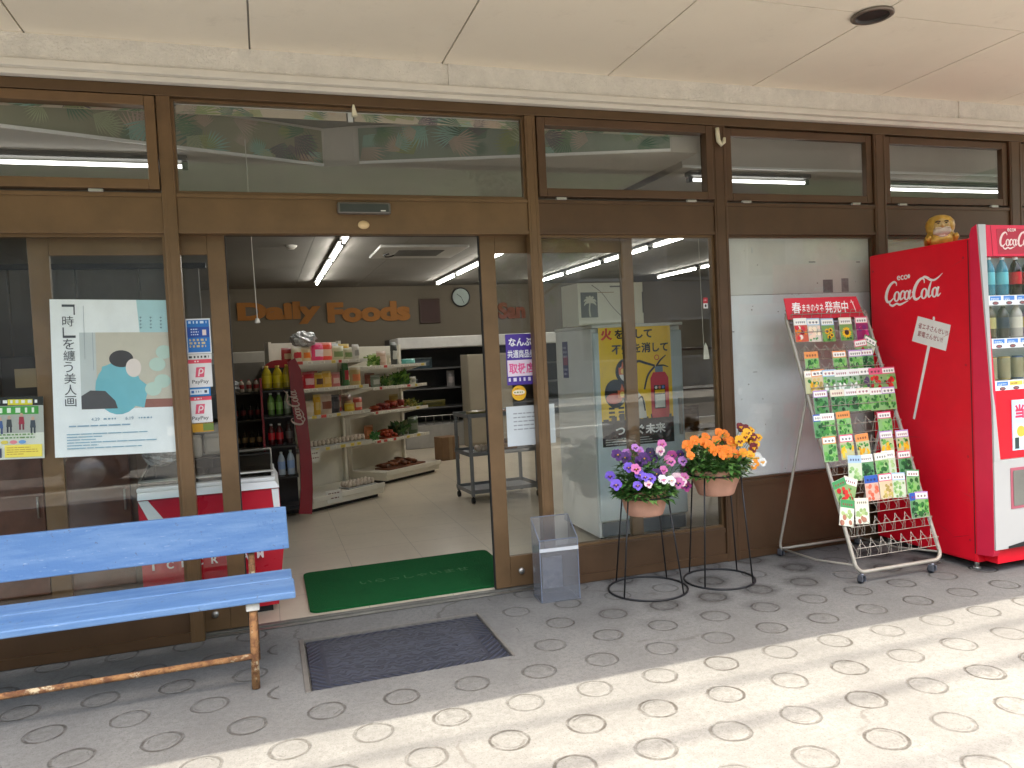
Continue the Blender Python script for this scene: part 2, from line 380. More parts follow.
# ================================================================== ground
def pavement_mat():
    m = bpy.data.materials.new('stamped_concrete'); m.use_nodes = True; nt = m.node_tree; b = nt.nodes['Principled BSDF']
    tc = nt.nodes.new('ShaderNodeTexCoord'); V = tc.outputs['Object']
    sep = nt.nodes.new('ShaderNodeSeparateXYZ'); nt.links.new(V, sep.inputs[0]); X, Y = sep.outputs[0], sep.outputs[1]
    v = mth(nt, 'DIVIDE', mth(nt, 'ADD', Y, .0707), .24); row = mth(nt, 'ROUND', v)
    dy = mth(nt, 'MULTIPLY', mth(nt, 'SUBTRACT', v, row), .24)
    par = mth(nt, 'FLOORED_MODULO', row, 2.0)
    xx = mth(nt, 'SUBTRACT', mth(nt, 'DIVIDE', mth(nt, 'ADD', X, .1353), .282), mth(nt, 'MULTIPLY', par, .5))
    cx = mth(nt, 'ROUND', xx); dx = mth(nt, 'MULTIPLY', mth(nt, 'SUBTRACT', xx, cx), .282)
    wn = nt.nodes.new('ShaderNodeTexWhiteNoise'); wn.noise_dimensions = '2D'; cb = nt.nodes.new('ShaderNodeCombineXYZ')
    nt.links.new(row, cb.inputs[0]); nt.links.new(cx, cb.inputs[1]); nt.links.new(cb.outputs[0], wn.inputs['Vector']); RND = wn.outputs[0]
    r = mth(nt, 'SQRT', mth(nt, 'ADD', mth(nt, 'POWER', mth(nt, 'ABSOLUTE', dx), 2.0), mth(nt, 'POWER', mth(nt, 'ABSOLUTE', dy), 2.0)))
    nz = noise(nt, V, 14, 3); r = mth(nt, 'ADD', r, mth(nt, 'MULTIPLY', mth(nt, 'SUBTRACT', nz, .5), .016))
    # plain patch round the sunken mat
    inm = mth(nt, 'MULTIPLY', mth(nt, 'MULTIPLY', mth(nt, 'GREATER_THAN', X, -.02), mth(nt, 'LESS_THAN', X, 1.06)),
              mth(nt, 'MULTIPLY', mth(nt, 'GREATER_THAN', Y, -.92), mth(nt, 'LESS_THAN', Y, -.02)))
    keep = mth(nt, 'SUBTRACT', 1.0, inm)
    rs0 = mth(nt, 'ADD', r, mth(nt, 'MULTIPLY', mth(nt, 'SUBTRACT', noise(nt, V, 19, 3), .5), .022))
    rw = mth(nt, 'ADD', .0022, mth(nt, 'MULTIPLY', noise(nt, V, 9, 3), .0085))
    groove = mth(nt, 'MULTIPLY', ramp(nt, mth(nt, 'DIVIDE', mth(nt, 'ABSOLUTE', mth(nt, 'SUBTRACT', r, .066)), rw), .35, 1.25, 1, 0), keep)
    groove2 = mth(nt, 'MULTIPLY', mth(nt, 'MULTIPLY', ramp(nt, mth(nt, 'ABSOLUTE', mth(nt, 'SUBTRACT', rs0, .050)), .001, .006, 1, 0), keep), ramp(nt, noise(nt, V, 12, 4), .48, .62, 0, .55))
    groove = mth(nt, 'MAXIMUM', groove, groove2)
    wear = ramp(nt, noise(nt, V, 17, 5, .7), .36, .60)
    ringc = mth(nt, 'MULTIPLY', mth(nt, 'MULTIPLY', groove, mth(nt, 'ADD', .30, mth(nt, 'MULTIPLY', wear, .70))), mth(nt, 'ADD', .50, mth(nt, 'MULTIPLY', RND, .50)))
    inring = mth(nt, 'MULTIPLY', ramp(nt, r, .02, .075, 1, 0), keep)
    grime = mth(nt, 'MULTIPLY', mth(nt, 'MULTIPLY', inring, ramp(nt, noise(nt, V, 26, 6, .75), .42, .68)), mth(nt, 'MULTIPLY', RND, .80))
    # standing-water stains round some of the rings, in the strip by the wall
    rs = mth(nt, 'ADD', r, mth(nt, 'MULTIPLY', mth(nt, 'SUBTRACT', noise(nt, V, 11, 5, .65), .5), .10))
    halo = mth(nt, 'MULTIPLY', ramp(nt, rs, .060, .135, 1, 0), ramp(nt, rs, .015, .058, .55, 1))
    stain = mth(nt, 'MULTIPLY', mth(nt, 'MULTIPLY', halo, keep), ramp(nt, RND, .08, .55))
    stain = mth(nt, 'MULTIPLY', stain, ramp(nt, noise(nt, V, 34, 5, .7), .30, .58, .45, 1))
    near = ramp(nt, mth(nt, 'ADD', Y, mth(nt, 'MULTIPLY', noise(nt, V, 1.3, 2), .5)), -.72, -.18)
    east = ramp(nt, X, 1.2, 2.0, .15, 1)
    stain = mth(nt, 'MULTIPLY', mth(nt, 'MULTIPLY', stain, near), east)
    n1 = noise(nt, V, 2.2, 6, .65); n2 = noise(nt, V, 42, 5, .75); n3 = noise(nt, V, 150, 3, .7)
    base = mixc(nt, ramp(nt, n1, .3, .7), (0.136, 0.136, 0.132), (0.179, 0.180, 0.173))
    base = mixc(nt, ramp(nt, n2, .38, .68, 0, .62), base, (0.109, 0.107, 0.101))
    base = mixc(nt, ramp(nt, n3, .52, .68, 0, .62), base, (0.070, 0.067, 0.061))
    base = mixc(nt, ramp(nt, noise(nt, V, 5.5, 8, .75), .60, .80, 0, .5), base, (0.108, 0.107, 0.101))
    vo = nt.nodes.new('ShaderNodeTexVoronoi'); vo.feature = 'DISTANCE_TO_EDGE'; vo.inputs['Scale'].default_value = .75
    wv = nt.nodes.new('ShaderNodeVectorMath'); wv.operation = 'MULTIPLY_ADD'; nz3 = nt.nodes.new('ShaderNodeTexNoise'); nz3.inputs['Scale'].default_value = 3.5; nz3.inputs['Detail'].default_value = 6
    nt.links.new(V, nz3.inputs['Vector']); nt.links.new(nz3.outputs['Color'], wv.inputs[0]); wv.inputs[1].default_value = (.35, .35, 0); nt.links.new(V, wv.inputs[2]); nt.links.new(wv.outputs[0], vo.inputs['Vector'])
    crack = mth(nt, 'MULTIPLY', ramp(nt, vo.outputs['Distance'], .002, .0065, 1, 0), ramp(nt, noise(nt, V, 1.7, 4), .50, .62))
    base = mixc(nt, mth(nt, 'MULTIPLY', crack, .55), base, (0.074, 0.068, 0.059))
    base = mixc(nt, ramp(nt, noise(nt, V, 75, 2, .5), .72, .76, 0, .5), base, (0.043, 0.040, 0.036))
    base = mixc(nt, mth(nt, 'MULTIPLY', stain, .72), base, (0.034, 0.032, 0.030))
    base = mixc(nt, grime, base, (0.083, 0.081, 0.075))
    base = mixc(nt, ringc, base, (0.046, 0.041, 0.035))
    nt.links.new(base, b.inputs['Base Color'])
    b.inputs['Roughness'].default_value = .88; b.inputs['Specular IOR Level'].default_value = .3
    dome = mth(nt, 'MULTIPLY', ramp(nt, r, .050, .066, 1, 0), keep)
    hgt = mth(nt, 'ADD', mth(nt, 'ADD', mth(nt, 'MULTIPLY', groove, -1.3), mth(nt, 'MULTIPLY', dome, .5)), mth(nt, 'ADD', mth(nt, 'MULTIPLY', n2, .35), mth(nt, 'MULTIPLY', n3, .25)))
    bp = nt.nodes.new('ShaderNodeBump'); bp.inputs['Strength'].default_value = .55; bp.inputs['Distance'].default_value = .006
    nt.links.new(hgt, bp.inputs['Height']); nt.links.new(bp.outputs[0], b.inputs['Normal'])
    return m
PAVE = pavement_mat()
mb = MB(); mb.box(-200, 200, -200, 200, -.30, -.135)
tag(mb.build('ground', M('asphalt', (.115, .112, .108), .9, 0, .2, 3, .3, 200)), kind='structure')
# pavement with a pocket for the sunken mat
MX0, MX1, MY0, MY1 = .085, .945, -.835, -.25
mb = MB()
mb.box(-14, MX0, -5.6, .06, -.134, 0); mb.box(MX1, 18, -5.6, .06, -.134, 0)
mb.box(MX0, MX1, -5.6, MY0, -.134, 0); mb.box(MX0, MX1, MY1, .06, -.134, 0)
mb.box(MX0, MX1, MY0, MY1, -.134, -.022)
tag(mb.build('pavement', PAVE), kind='structure')
mb = MB()
for i in range(-14, 18): mb.box(i + .004, i + .996, -5.75, -5.602, -.134, .004, bev=.012)
tag(mb.build('kerb', M('kerb_concrete', (.40, .39, .36), .9, 0, .15, 9, .3, 90)), kind='structure')
mb = MB()
for i in range(-6, 9): mb.box(i * 4, i * 4 + 2.2, -9.3, -9.18, -.14, -.131)
tag(mb.build('road_marking', M('road_paint', (.72, .72, .70), .8, 0, .12, 8)), kind='structure')
mb = MB(); mb.box(-14, 18, -15.5, -12.6, -.134, 0); tag(mb.build('pavement', M('plain_concrete', (.38, .37, .34), .9, 0, .15, 3, .2, 90)), kind='structure')
def floor_mat():
    m = bpy.data.materials.new('shop_floor_vinyl'); m.use_nodes = True; nt = m.node_tree; b = nt.nodes['Principled BSDF']
    tc = nt.nodes.new('ShaderNodeTexCoord'); V = tc.outputs['Object']
    c = mixc(nt, ramp(nt, noise(nt, V, 1.6, 5), .3, .7), (.58, .50, .39), (.66, .575, .45))
    c = mixc(nt, ramp(nt, noise(nt, V, 18, 5, .7), .55, .8, 0, .5), c, (.33, .28, .22))
    br = nt.nodes.new('ShaderNodeTexBrick'); nt.links.new(V, br.inputs['Vector']); br.offset = 0; br.inputs['Scale'].default_value = 1
    br.inputs['Brick Width'].default_value = .45; br.inputs['Row Height'].default_value = .45; br.inputs['Mortar Size'].default_value = .0022
    c = mixc(nt, mth(nt, 'MULTIPLY', br.outputs['Fac'], .5), c, (.16, .13, .10))
    nt.links.new(c, b.inputs['Base Color']); b.inputs['Roughness'].default_value = .30
    return m
mb = MB(); mb.box(-4, 8.6, .06, 8, -.134, .012)
tag(mb.build('shop_floor', floor_mat()), kind='structure')

# ================================================================== shop building
SB = thing('shop_building', 'single storey shop front with bronze window frames, wide open sliding door and cream canopy', 'shop building')
Zg, Zh0, Zh1, Zt = .0, 1.94, 2.13, 2.572
POSTS = [(-2.42, -2.35), (-.408, -.346), (1.398, 1.460), (2.556, 2.645), (3.730, 3.822), (4.876, 4.984), (6.2, 6.3)]
# posts
for i, (a, b) in enumerate(POSTS):
    mb = MB(); mb.box(a, b, -.045, .02, 0, Zt + .03, bev=.004)
    mb.box(a + .012, a + .018, -.0475, -.045, .02, Zt)           # joint line of the extrusion
    mb.box(b - .018, b - .012, -.0475, -.045, .02, Zt)
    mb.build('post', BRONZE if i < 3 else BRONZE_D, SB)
bays = [(POSTS[i][1], POSTS[i + 1][0]) for i in range(6)]
for i, (a, b) in enumerate(bays):
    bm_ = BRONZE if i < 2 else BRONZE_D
    mb = MB(); mb.box(a, b, -.034, .025, Zh0, Zh1, bev=.003); mb.box(a, b, -.040, -.034, Zh1 - .022, Zh1 - .004); mb.box(a, b, -.040, -.034, Zh0 + .002, Zh0 + .02)
    mb.build('header_rail', bm_, SB)
    # transom light
    fr = MB(); z0, z1 = Zh1, Zt
    if i in (0, 2, 3, 4, 5):
        t = .045; y0, y1 = -.055 if i < 3 else -.03, .01
        fr.box(a + .004, a + .004 + t, y0, y1, z0 + .012, z1 - .004, bev=.004); fr.box(b - .004 - t, b - .004, y0, y1, z0 + .012, z1 - .004, bev=.004)
        fr.box(a + .004 + t, b - .004 - t, y0, y1, z0 + .012, z0 + .012 + t, bev=.004); fr.box(a + .004 + t, b - .004 - t, y0, y1, z1 - .004 - t, z1 - .004, bev=.004)
        g = (a + .004 + t, b - .004 - t, z0 + .012 + t, z1 - .004 - t)
    else:
        t = .012; fr.box(a, a + t, -.02, .015, z0, z1); fr.box(b - t, b, -.02, .015, z0, z1); fr.box(a + t, b - t, -.02, .015, z0, z0 + t); fr.box(a + t, b - t, -.02, .015, z1 - t, z1)
        g = (a + t, b - t, z0 + t, z1 - t)
    w = fr.build('transom_window', bm_, SB)
    mb = MB(); mb.box(g[0], g[1], -.008, -.002, g[2], g[3]); mb.build('pane', GLASS, w)
    if i in (0, 2, 3, 4):
        for q in (.12, .86):
            mb = MB(); mb.box(a + (b - a) * q - .03, a + (b - a) * q + .03, -.052, -.034, z0 - .004, z0 + .010, bev=.002); mb.build('latch', CHROME, w)
mb = MB(); mb.box(-2.42, 6.3, -.05, .03, Zt + .001, 2.622, bev=.003); mb.build('top_rail', M('bronze_top_rail', (.11, .065, .03), .42, .35, .1, 4), SB)  # top rail has its own dark brown bronze colour
mb = MB(); mb.box(-2.42, 6.3, -.085, .03, 2.6235, 2.648, bev=.003); mb.box(-2.42, 6.3, -.115, .03, 2.6485, 2.682, bev=.004); mb.build('cornice', CREAM, SB)
mb = MB(); xs = [-2.42, .952, .978, 4.35, 4.372, 6.3]
for a, b in zip(xs[::2], xs[1::2]): mb.box(a, b - .004, -.105, .03, 2.6825, 2.792)
mb.box(.949, .977, -.0995, .03, 2.6825, 2.790); mb.box(4.347, 4.371, -.0995, .03, 2.6825, 2.79)
mb.build('beam', PLASTER, SB)
# canopy: boards with open joints under a slab
mb = MB(); cx = [-2.76 + .927 * i for i in range(11)]
ry = [-.01, -.112, -1.052, -1.885]
for i in range(len(cx) - 1):
    for j in range(3): mb.box(cx[i] + .0042, cx[i + 1] - .0042, ry[j + 1] + .003, ry[j] - .003, 2.793 - (.0 if j else .001), 2.803)
sof = mb.build('canopy_ceiling', SOFFIT, SB)
mb = MB(); mb.box(-2.8, 6.5, -1.885, .03, 2.806, 2.95); mb.box(-2.8, 6.5, -1.94, -1.886, 2.765, 3.0)
mb.build('canopy_slab', M('canopy_concrete', (.42, .40, .36), .9, 0, .1, 3), SB)
mb = MB(); mb.lathe([(.092, 2.790), (.094, 2.782), (.086, 2.778), (.074, 2.780)], 32, (2.775, -1.052, 0), 0, None, False, False)
mb.lathe([(.0735, 2.779), (.066, 2.7915)], 32, (2.775, -1.052, 0), 1, None, False, True)
mb.build('downlight', [M('downlight_rim', (.20, .17, .14), .4, .6, .1), M('downlight_bowl', (.03, .027, .025), .5, .2, .1)], SB)
# walls round the shop and its ceiling
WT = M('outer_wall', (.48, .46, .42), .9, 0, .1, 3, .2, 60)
for a in ((-4.15, -4.0, .06, 8.15), (8.6, 8.75, .06, 8.15)):
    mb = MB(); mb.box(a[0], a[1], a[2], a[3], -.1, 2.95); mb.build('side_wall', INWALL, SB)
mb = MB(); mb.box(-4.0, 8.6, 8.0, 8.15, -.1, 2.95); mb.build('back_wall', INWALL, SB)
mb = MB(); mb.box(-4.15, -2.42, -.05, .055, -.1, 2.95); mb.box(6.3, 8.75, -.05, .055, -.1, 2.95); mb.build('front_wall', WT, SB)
mb = MB()
for i in range(14):
    for j in range(8):
        x0 = -4 + .9 * i; y0 = 1.45 + .82 * j
        mb.box(x0 + .002, min(8.6, x0 + .9) - .002, y0 + .002, y0 + .818, 2.45, 2.462)
mb.box(-4, 8.6, 1.40, 8.0, 2.4625, 2.95)
mb.box(-4, 8.6, .031, 1.3995, 2.68, 2.95)
# dropped boxes behind the transoms
SOFW = M('soffit_paint', (.50, .47, .42), .8, 0, .05, 2)
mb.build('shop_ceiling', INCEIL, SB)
A0, A1 = Vector((-1.09 - .9, .147 - .33)), Vector((.408, .700)); B0, B1 = Vector((.573, .622)), Vector((2.36, .105))
mb = MB()
mb.prism([(-2.35, 0.28), (-1.09, .16), (.41, .70), (.57, .625), (2.38, .105), (2.55, .105), (2.55, 1.405), (-2.35, 1.405)], (0, 0, 2.452), (1, 0, 0), (0, 1, 0), .225)
mb.prism([(2.65, .45), (6.3, .40), (6.3, 1.405), (2.65, 1.405)], (0, 0, 2.452), (1, 0, 0), (0, 1, 0), .225)
mb.build('dropped_soffit', SOFW, SB)
PCOL = [(110, 138, 104), (140, 150, 96), (140, 178, 166), (104, 92, 104), (176, 156, 142), (164, 172, 138), (80, 112, 98), (190, 164, 146), (84, 120, 96)]
def clip(pts, W, H):
    for ax, lim, sg in ((0, 0, 1), (0, W, -1), (1, 0, 1), (1, H, -1)):
        out = []
        for i in range(len(pts)):
            a, b = pts[i], pts[(i + 1) % len(pts)]; da, db = sg * (a[ax] - lim), sg * (b[ax] - lim)
            if da >= 0: out.append(a)
            if (da < 0) != (db < 0):
                t = da / (da - db); out.append((a[0] + (b[0] - a[0]) * t, a[1] + (b[1] - a[1]) * t))
        pts = out
        if not pts: break
    return pts
def palm_face(p0, p1, z0, z1, seed, tint):
    rn = random.Random(seed)
    p0, p1 = Vector((*p0, z0)), Vector((*p1, z0)); W = (p1 - p0).length; H = z1 - z0; u = (p1 - p0).normalized()
    a = Art(p0 - Vector((0, 0, 0)) + u.cross(Vector((0, 0, 1))).normalized() * .004, u, (0, 0, 1), .00005)
    a.slab(W, H, .003, tint)
    for i in range(int(W / .036)):
        bx, by = rn.uniform(.02, W - .02), rn.uniform(0, H); c = rn.choice(PCOL); an = rn.uniform(0, 2 * PI); L = rn.uniform(.08, .19)
        for k in range(-5, 6):
            t = an + k * .17; q = L * (1 - abs(k) * .045)
            pts = [(bx, by), (bx + q * .6 * math.cos(t + .055), by + q * .6 * math.sin(t + .055)), (bx + q * math.cos(t), by + q * math.sin(t)), (bx + q * .6 * math.cos(t - .055), by + q * .6 * math.sin(t - .055))]
            pts = clip(pts, W, H)
            if len(pts) > 2: a.poly(pts, c, True)
        a.k += 1
    return a.build('palm_leaf_paper', SB)
palm_face((-1.09, .150), (.395, .690), 2.468, 2.66, 3, (138, 138, 116))
palm_face((.60, .612), (2.36, .100), 2.468, 2.66, 5, (130, 142, 128))
palm_face((-2.3, .052), (-.42, .052), 2.525, 2.565, 7, (190, 176, 158))
palm_face((-.33, .052), (.47, .052), 2.525, 2.565, 8, (190, 176, 158))
palm_face((.51, .052), (1.39, .052), 2.525, 2.565, 9, (190, 176, 158))
palm_face((1.47, .052), (2.42, .052), 2.525, 2.565, 10, (170, 168, 150))
mb = MB(); T = .012
def edge(p, q, z, h=.014, d=.016):
    p = Vector((*p, z)); q = Vector((*q, z)); u = (q - p).normalized(); n = u.cross(Vector((0, 0, 1)))
    mb.hexa([p, q, q + n * d, p + n * d], [v + Vector((0, 0, h)) for v in (p, q, q + n * d, p + n * d)])
edge((-1.09, .150), (.395, .690), 2.453); edge((.60, .612), (2.36, .100), 2.453); edge((2.65, .45), (6.2, .40), 2.453)
mb.build('soffit_trim', WHITE, SB)
mb = MB()
for a_, b_ in ((-2.34, -.41), (-.34, .478), (.502, 1.395), (1.465, 2.44)): mb.box(a_, b_, .040, .049, 2.566, 2.580)
mb.box(.478, .502, .036, .05, 2.52, 2.6)
mb.build('curtain_rail', WHITE, SB)

# display windows and base panels
def window(a, b, z0, z1, m=BRONZE, y=0.0):
    fr = MB(); t = .014
    fr.box(a, a + t, y - .018, y + .018, z0, z1); fr.box(b - t, b, y - .018, y + .018, z0, z1); fr.box(a + t, b - t, y - .018, y + .018, z0, z0 + t); fr.box(a + t, b - t, y - .018, y + .018, z1 - t, z1)
    w = fr.build('display_window', m, SB); mb = MB(); mb.box(a + t, b - t, y - .004, y + .002, z0 + t, z1 - t); mb.build('pane', GLASS, w); return w
window(-2.35, -.408, .188, 1.94, BRONZE)
window(1.460, 2.556, .205, 1.94, BRONZE)
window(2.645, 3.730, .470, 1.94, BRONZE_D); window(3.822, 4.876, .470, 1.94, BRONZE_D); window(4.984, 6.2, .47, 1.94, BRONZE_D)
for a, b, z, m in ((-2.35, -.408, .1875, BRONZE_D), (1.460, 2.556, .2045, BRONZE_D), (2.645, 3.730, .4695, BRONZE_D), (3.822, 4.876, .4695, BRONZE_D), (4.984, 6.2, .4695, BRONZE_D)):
    mb = MB(); mb.box(a, b, -.03, .02, .004, z, bev=.003); mb.box(a, b, -.036, -.03, z - .03, z - .006); mb.box(a, b, -.042, -.03, .004, .05)
    mb.build('base_panel', m, SB)
# white papered boards behind the right-hand windows
PAPER = M('whitened_board', (.78, .79, .80), .75, 0, .07, 2.4, .03, 30)
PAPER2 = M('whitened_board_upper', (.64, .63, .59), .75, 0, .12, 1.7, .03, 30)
for a, b in ((2.65, 3.725), (3.828, 4.87), (4.99, 6.19)):
    mb = MB(); mb.box(a, b, .012, .020, .475, 1.585); mb.build('window_board', PAPER, SB)
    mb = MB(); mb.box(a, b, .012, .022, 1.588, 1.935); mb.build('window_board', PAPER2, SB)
a = Art((2.65, .0118, .475), *FX)
rb_ = random.Random(31)
for (px, py, w_, h_, c_) in ((828, 286, .075, .080, (120, 122, 122)), (845, 285, .055, .085, (134, 136, 136)), (752, 250, .012, .035, (196, 198, 196)), (812, 262, .05, .006, (110, 110, 108)), (858, 262, .03, .006, (110, 110, 108)), (728, 310, .04, .005, (130, 128, 124)), (730, 332, .06, .005, (120, 118, 114)), (728, 350, .035, .005, (130, 128, 124)), (729, 366, .05, .005, (126, 124, 120)), (727, 380, .03, .004, (130, 128, 124)), (755, 372, .03, .004, (140, 138, 134))):
    q = at(px, py, .0118); a.rect(q.x - 2.65 - w_ / 2, q.z - .475 - h_ / 2, w_, h_, M('board_mark_%d' % c_[0], lin(c_), .8, var=.25, scale=30))
for k in range(26): a.ell(rb_.uniform(.04, 1.0), rb_.uniform(.02, 1.4), rb_.uniform(.002, .006), rb_.uniform(.002, .005), (150, 146, 138), 8)
a.build('board_marks', SB)
# sliding door leaves, open
def leaf(a, b, y, name='sliding_door'):
    m = MB(); z0, z1 = .016, 1.945
    sl = .082 if a < 0 else .076
    m.box(a, a + .085, y - .016, y + .016, z0, z1, bev=.003); m.box(b - sl, b, y - .016, y + .016, z0, z1, bev=.003)
    m.box(a + .085, b - sl, y - .014, y + .014, z1 - .095, z1 - .001, bev=.002); m.box(a + .085, b - sl, y - .014, y + .014, z0, .185, bev=.002)
    o = m.build(name, BRONZE, SB)
    g = MB(); g.box(a + .085, b - sl, y - .003, y + .003, .185, z1 - .095); g.build('pane', GLASS, o)
    k = MB(); zc = .10
    cxk = (-.300 if a < 0 else 1.285)
    k.mi = 0
    k.tube([(cxk, y - .014, zc), (cxk, y - .026, zc)], .017, 16); k.build('lock', CHROME, o)
    e = MB(); x = b + .002 if a < 0 else a - .002
    e.box(x - .003, x + .003, y - .012, y + .012, z0, z1); e.build('edge_seal', BLACKGAP, o)
    return o
leaf(-.99, -.150, .050); leaf(1.137, 2.050, .050)
mb = MB(); mb.box(-.345, 1.398, .018, .03, .004, .0135); mb.box(-.345, 1.398, .038, .05, .004, .0135); mb.box(-.345, 1.398, -.02, .012, .002, .006)
mb.build('door_track', M('track_steel', (.26, .25, .23), .4, .8, .2, 20), SB)
mb = MB(); mb.box(-.345, 1.398, .026, .09, 1.946, 2.10); mb.build('door_head', M('dark_head', (.035, .018, .012), .6, .2, .1), SB)
# fixed small things on the front
mb = MB(); mb.box(.388, .652, -.075, -.035, 2.035, 2.092, 0, bev=.008); mb.box(.400, .640, -.0765, -.0755, 2.043, 2.083, 1); mb.box(.60, .625, -.0772, -.0767, 2.047, 2.052, 2)
tag(mb.build('door_sensor', [M('sensor_case', (.13, .12, .11), .35, .2, .1), M('sensor_window', (.05, .05, .052), .2, .1, .1), WHITE]), 'dark grey bar shaped motion sensor mounted over the open doorway', 'door sensor')
mb = MB(); mb.lathe([(.0, 0), (.021, 0), (.0215, .004), (.016, .010), (.004, .012)], 24); mb.xf(Matrix.Translation((.516, -.0345, 1.985)) @ Matrix.Rotation(PI / 2, 4, 'X') @ Matrix.Scale(1.35, 4, (1, 0, 0)))
tag(mb.build('round_button', M('cream_plastic', (.75, .55, .30), .4, 0, .05)), 'oval cream disc on the bronze header under the motion sensor', 'sensor button')
mb = MB(); c = at(354, 110, -.05); mb.hexa([(c.x - .010, -.053, c.z - .027), (c.x + .016, -.053, c.z - .027), (c.x + .016, -.02, c.z - .027), (c.x - .010, -.02, c.z - .027)],
    [(c.x - .006, -.053, c.z + .026), (c.x + .002, -.053, c.z + .026), (c.x + .002, -.02, c.z + .026), (c.x - .006, -.02, c.z + .026)])
tag(mb.build('hook', M('ivory_plastic', (.70, .66, .48), .5, 0, .08)), 'small pointed ivory hook above the long transom window', 'hook')
mb = MB(); c = at(719, 138, -.05)
mb.tube([(c.x - .015, -.056, c.z + .055), (c.x - .016, -.060, c.z + .02), (c.x - .013, -.062, c.z - .02), (c.x + .003, -.070, c.z - .045), (c.x + .016, -.074, c.z - .03), (c.x + .02, -.074, c.z - .004)], [.012, .013, .013, .012, .011, .008], 8)
tag(mb.build('hook', M('ivory_plastic', (.7, .66, .48))), 'ivory J shaped hook at the top of a bronze post right of the framed transom', 'hook')

# ================================================================== street across the road (seen mirrored in the glass)
HB = thing('house', 'grey two storey house with dark windows across the road', 'house', (13.0, -17.5, 0))
mb = MB(); mb.box(-4.5, 4.5, -6, 0, 0, 5.4); mb.build('wall', M('house_wall', (.30, .31, .32), .9, 0, .08, 2), HB)
mb = MB(); mb.prism([(-4.9, 5.4), (4.9, 5.4), (0, 7.0)], (0, .5, 0), (1, 0, 0), (0, 0, 1), 7); mb.build('roof', M('house_roof', (.09, .09, .10), .7, 0, .2, 6), HB)
for x in (-3, 0, 3):
    for z in (.9, 3.4):
        mb = MB(); mb.box(x - .8, x + .8, 0, .06, z, z + 1.3); w = mb.build('window', M('house_window_frame', (.5, .5, .5), .5), HB)
        mb = MB(); mb.box(x - .72, x + .72, .061, .075, z + .08, z + 1.22); mb.build('pane', M('house_glass', (.03, .04, .05), .05), w)
WH_ = thing('warehouse', 'long dark ribbed metal warehouse across the road', 'warehouse', (-4.5, -17.0, 0))
mb = MB(); mb.box(-9, 8.5, -8, 0, 0, 4.6)
for i in range(70): mb.box(-9 + .25 * i, -9 + .25 * i + .09, 0, .05, .4, 4.55)
mb.build('wall', M('ribbed_metal', (.20, .205, .20), .6, .1, .1, 2), WH_)
mb = MB(); mb.prism([(-.3, 4.601), (8.3, 4.601), (8.3, 5.3)], (-9.3, 0.3, 0), (0, -1, 0), (0, 0, 1), -18.1); mb.build('roof', M('house_roof', (.09, .09, .10)), WH_)
for x in (-6, -1.5, 3):
    mb = MB(); mb.box(x - 1.2, x + 1.2, .051, .09, .02, 2.9); mb.build('shutter', M('shutter_grey', (.22, .225, .23), .5, .3), WH_)
def tree(x, y, h, cr, seed, label):
    rn = random.Random(seed); t = thing('tree', label, 'tree', (x, y, 0), 0, 'trees across the road')
    mb = MB(); mb.tube([(0, 0, -.1), (.05, .03, h * .3), (-.05, .1, h * .6), (.1, 0, h * .9)], [.2, .16, .1, .03], 8)
    for k in range(7):
        a = rn.uniform(0, 2 * PI); z = h * rn.uniform(.35, .7); mb.tube([(0, .05, z), (cr * .5 * math.cos(a), cr * .5 * math.sin(a), z + .6), (cr * .85 * math.cos(a), cr * .85 * math.sin(a), z + 1)], [.07, .04, .015], 5)
    mb.build('trunk', M('bark', (.12, .085, .055), .9, 0, .3, 20), t)
    lf = MB()
    cl = [(rn.gauss(0, cr * .45), rn.gauss(0, cr * .45), h * .66 + rn.gauss(0, h * .16), rn.uniform(.35, .8)) for _ in range(34)]
    for i in range(3600):
        c = rn.choice(cl); d = Vector((rn.gauss(0, 1), rn.gauss(0, 1), rn.gauss(0, 1))).normalized()
        p = Vector(c[:3]) + d * c[3] * rn.uniform(.5, 1)
        lf.leaf(p, d + Vector((rn.uniform(-.8, .8), rn.uniform(-.8, .8), -.3)), (0, 0, 1), rn.uniform(.14, .26), rn.uniform(.09, .15), rn.choice((0, 1, 1, 2)))
    lf.build('crown', LEAF, t)
tree(6.6, -15.9, 6.5, 1.9, 1, 'tall leafy tree standing between the warehouse and the grey house')
tree(19.5, -16.5, 5.2, 1.9, 2, 'shorter leafy tree past the far end of the grey house')
mb = MB(); nx_, ny_ = 60, 12
rnh = random.Random(5); ph = [rnh.uniform(0, 6) for _ in range(8)]
vs = []
for j in range(ny_ + 1):
    for i in range(nx_ + 1):
        x = -150 + 5 * i; q = j / ny_
        hgt = (46 + 5 * math.sin(x / 23 + ph[0]) + 3 * math.sin(x / 9 + ph[1]) + rnh.uniform(-1.2, 1.2)) * math.sin(q * PI / 2) ** 1.2
        vs.append((x, -62 - 50 * q + rnh.uniform(-1, 1), -.2 + (hgt if j else 0)))
mb.add(vs, [(j * (nx_ + 1) + i, j * (nx_ + 1) + i + 1, (j + 1) * (nx_ + 1) + i + 1, (j + 1) * (nx_ + 1) + i) for j in range(ny_) for i in range(nx_)], 0, True)
tag(mb.build('hills', M('wooded_hillside', (.045, .085, .030), .9, 0, .55, .35, 1, .8)), kind='structure')
for k, (y, z, r) in enumerate(((-3.72, 8.6, .015), (-4.18, 9.3, .024), (-4.85, 10.2, .017))):
    mb = MB(); mb.tube([(-30 + 5 * i, y + .02 * (i - 8) * (1 if k else .4), z + .004 * (i - 6) ** 2) for i in range(13)], r, 6)
    tag(mb.build('overhead_cable', M('cable_sheath', (.03, .03, .03), .6)), ['thin lowest overhead cable strung along the street', 'middle overhead cable strung along the street', 'thick uppermost overhead cable strung along the street'][k], 'cable', 'overhead cables along the street')

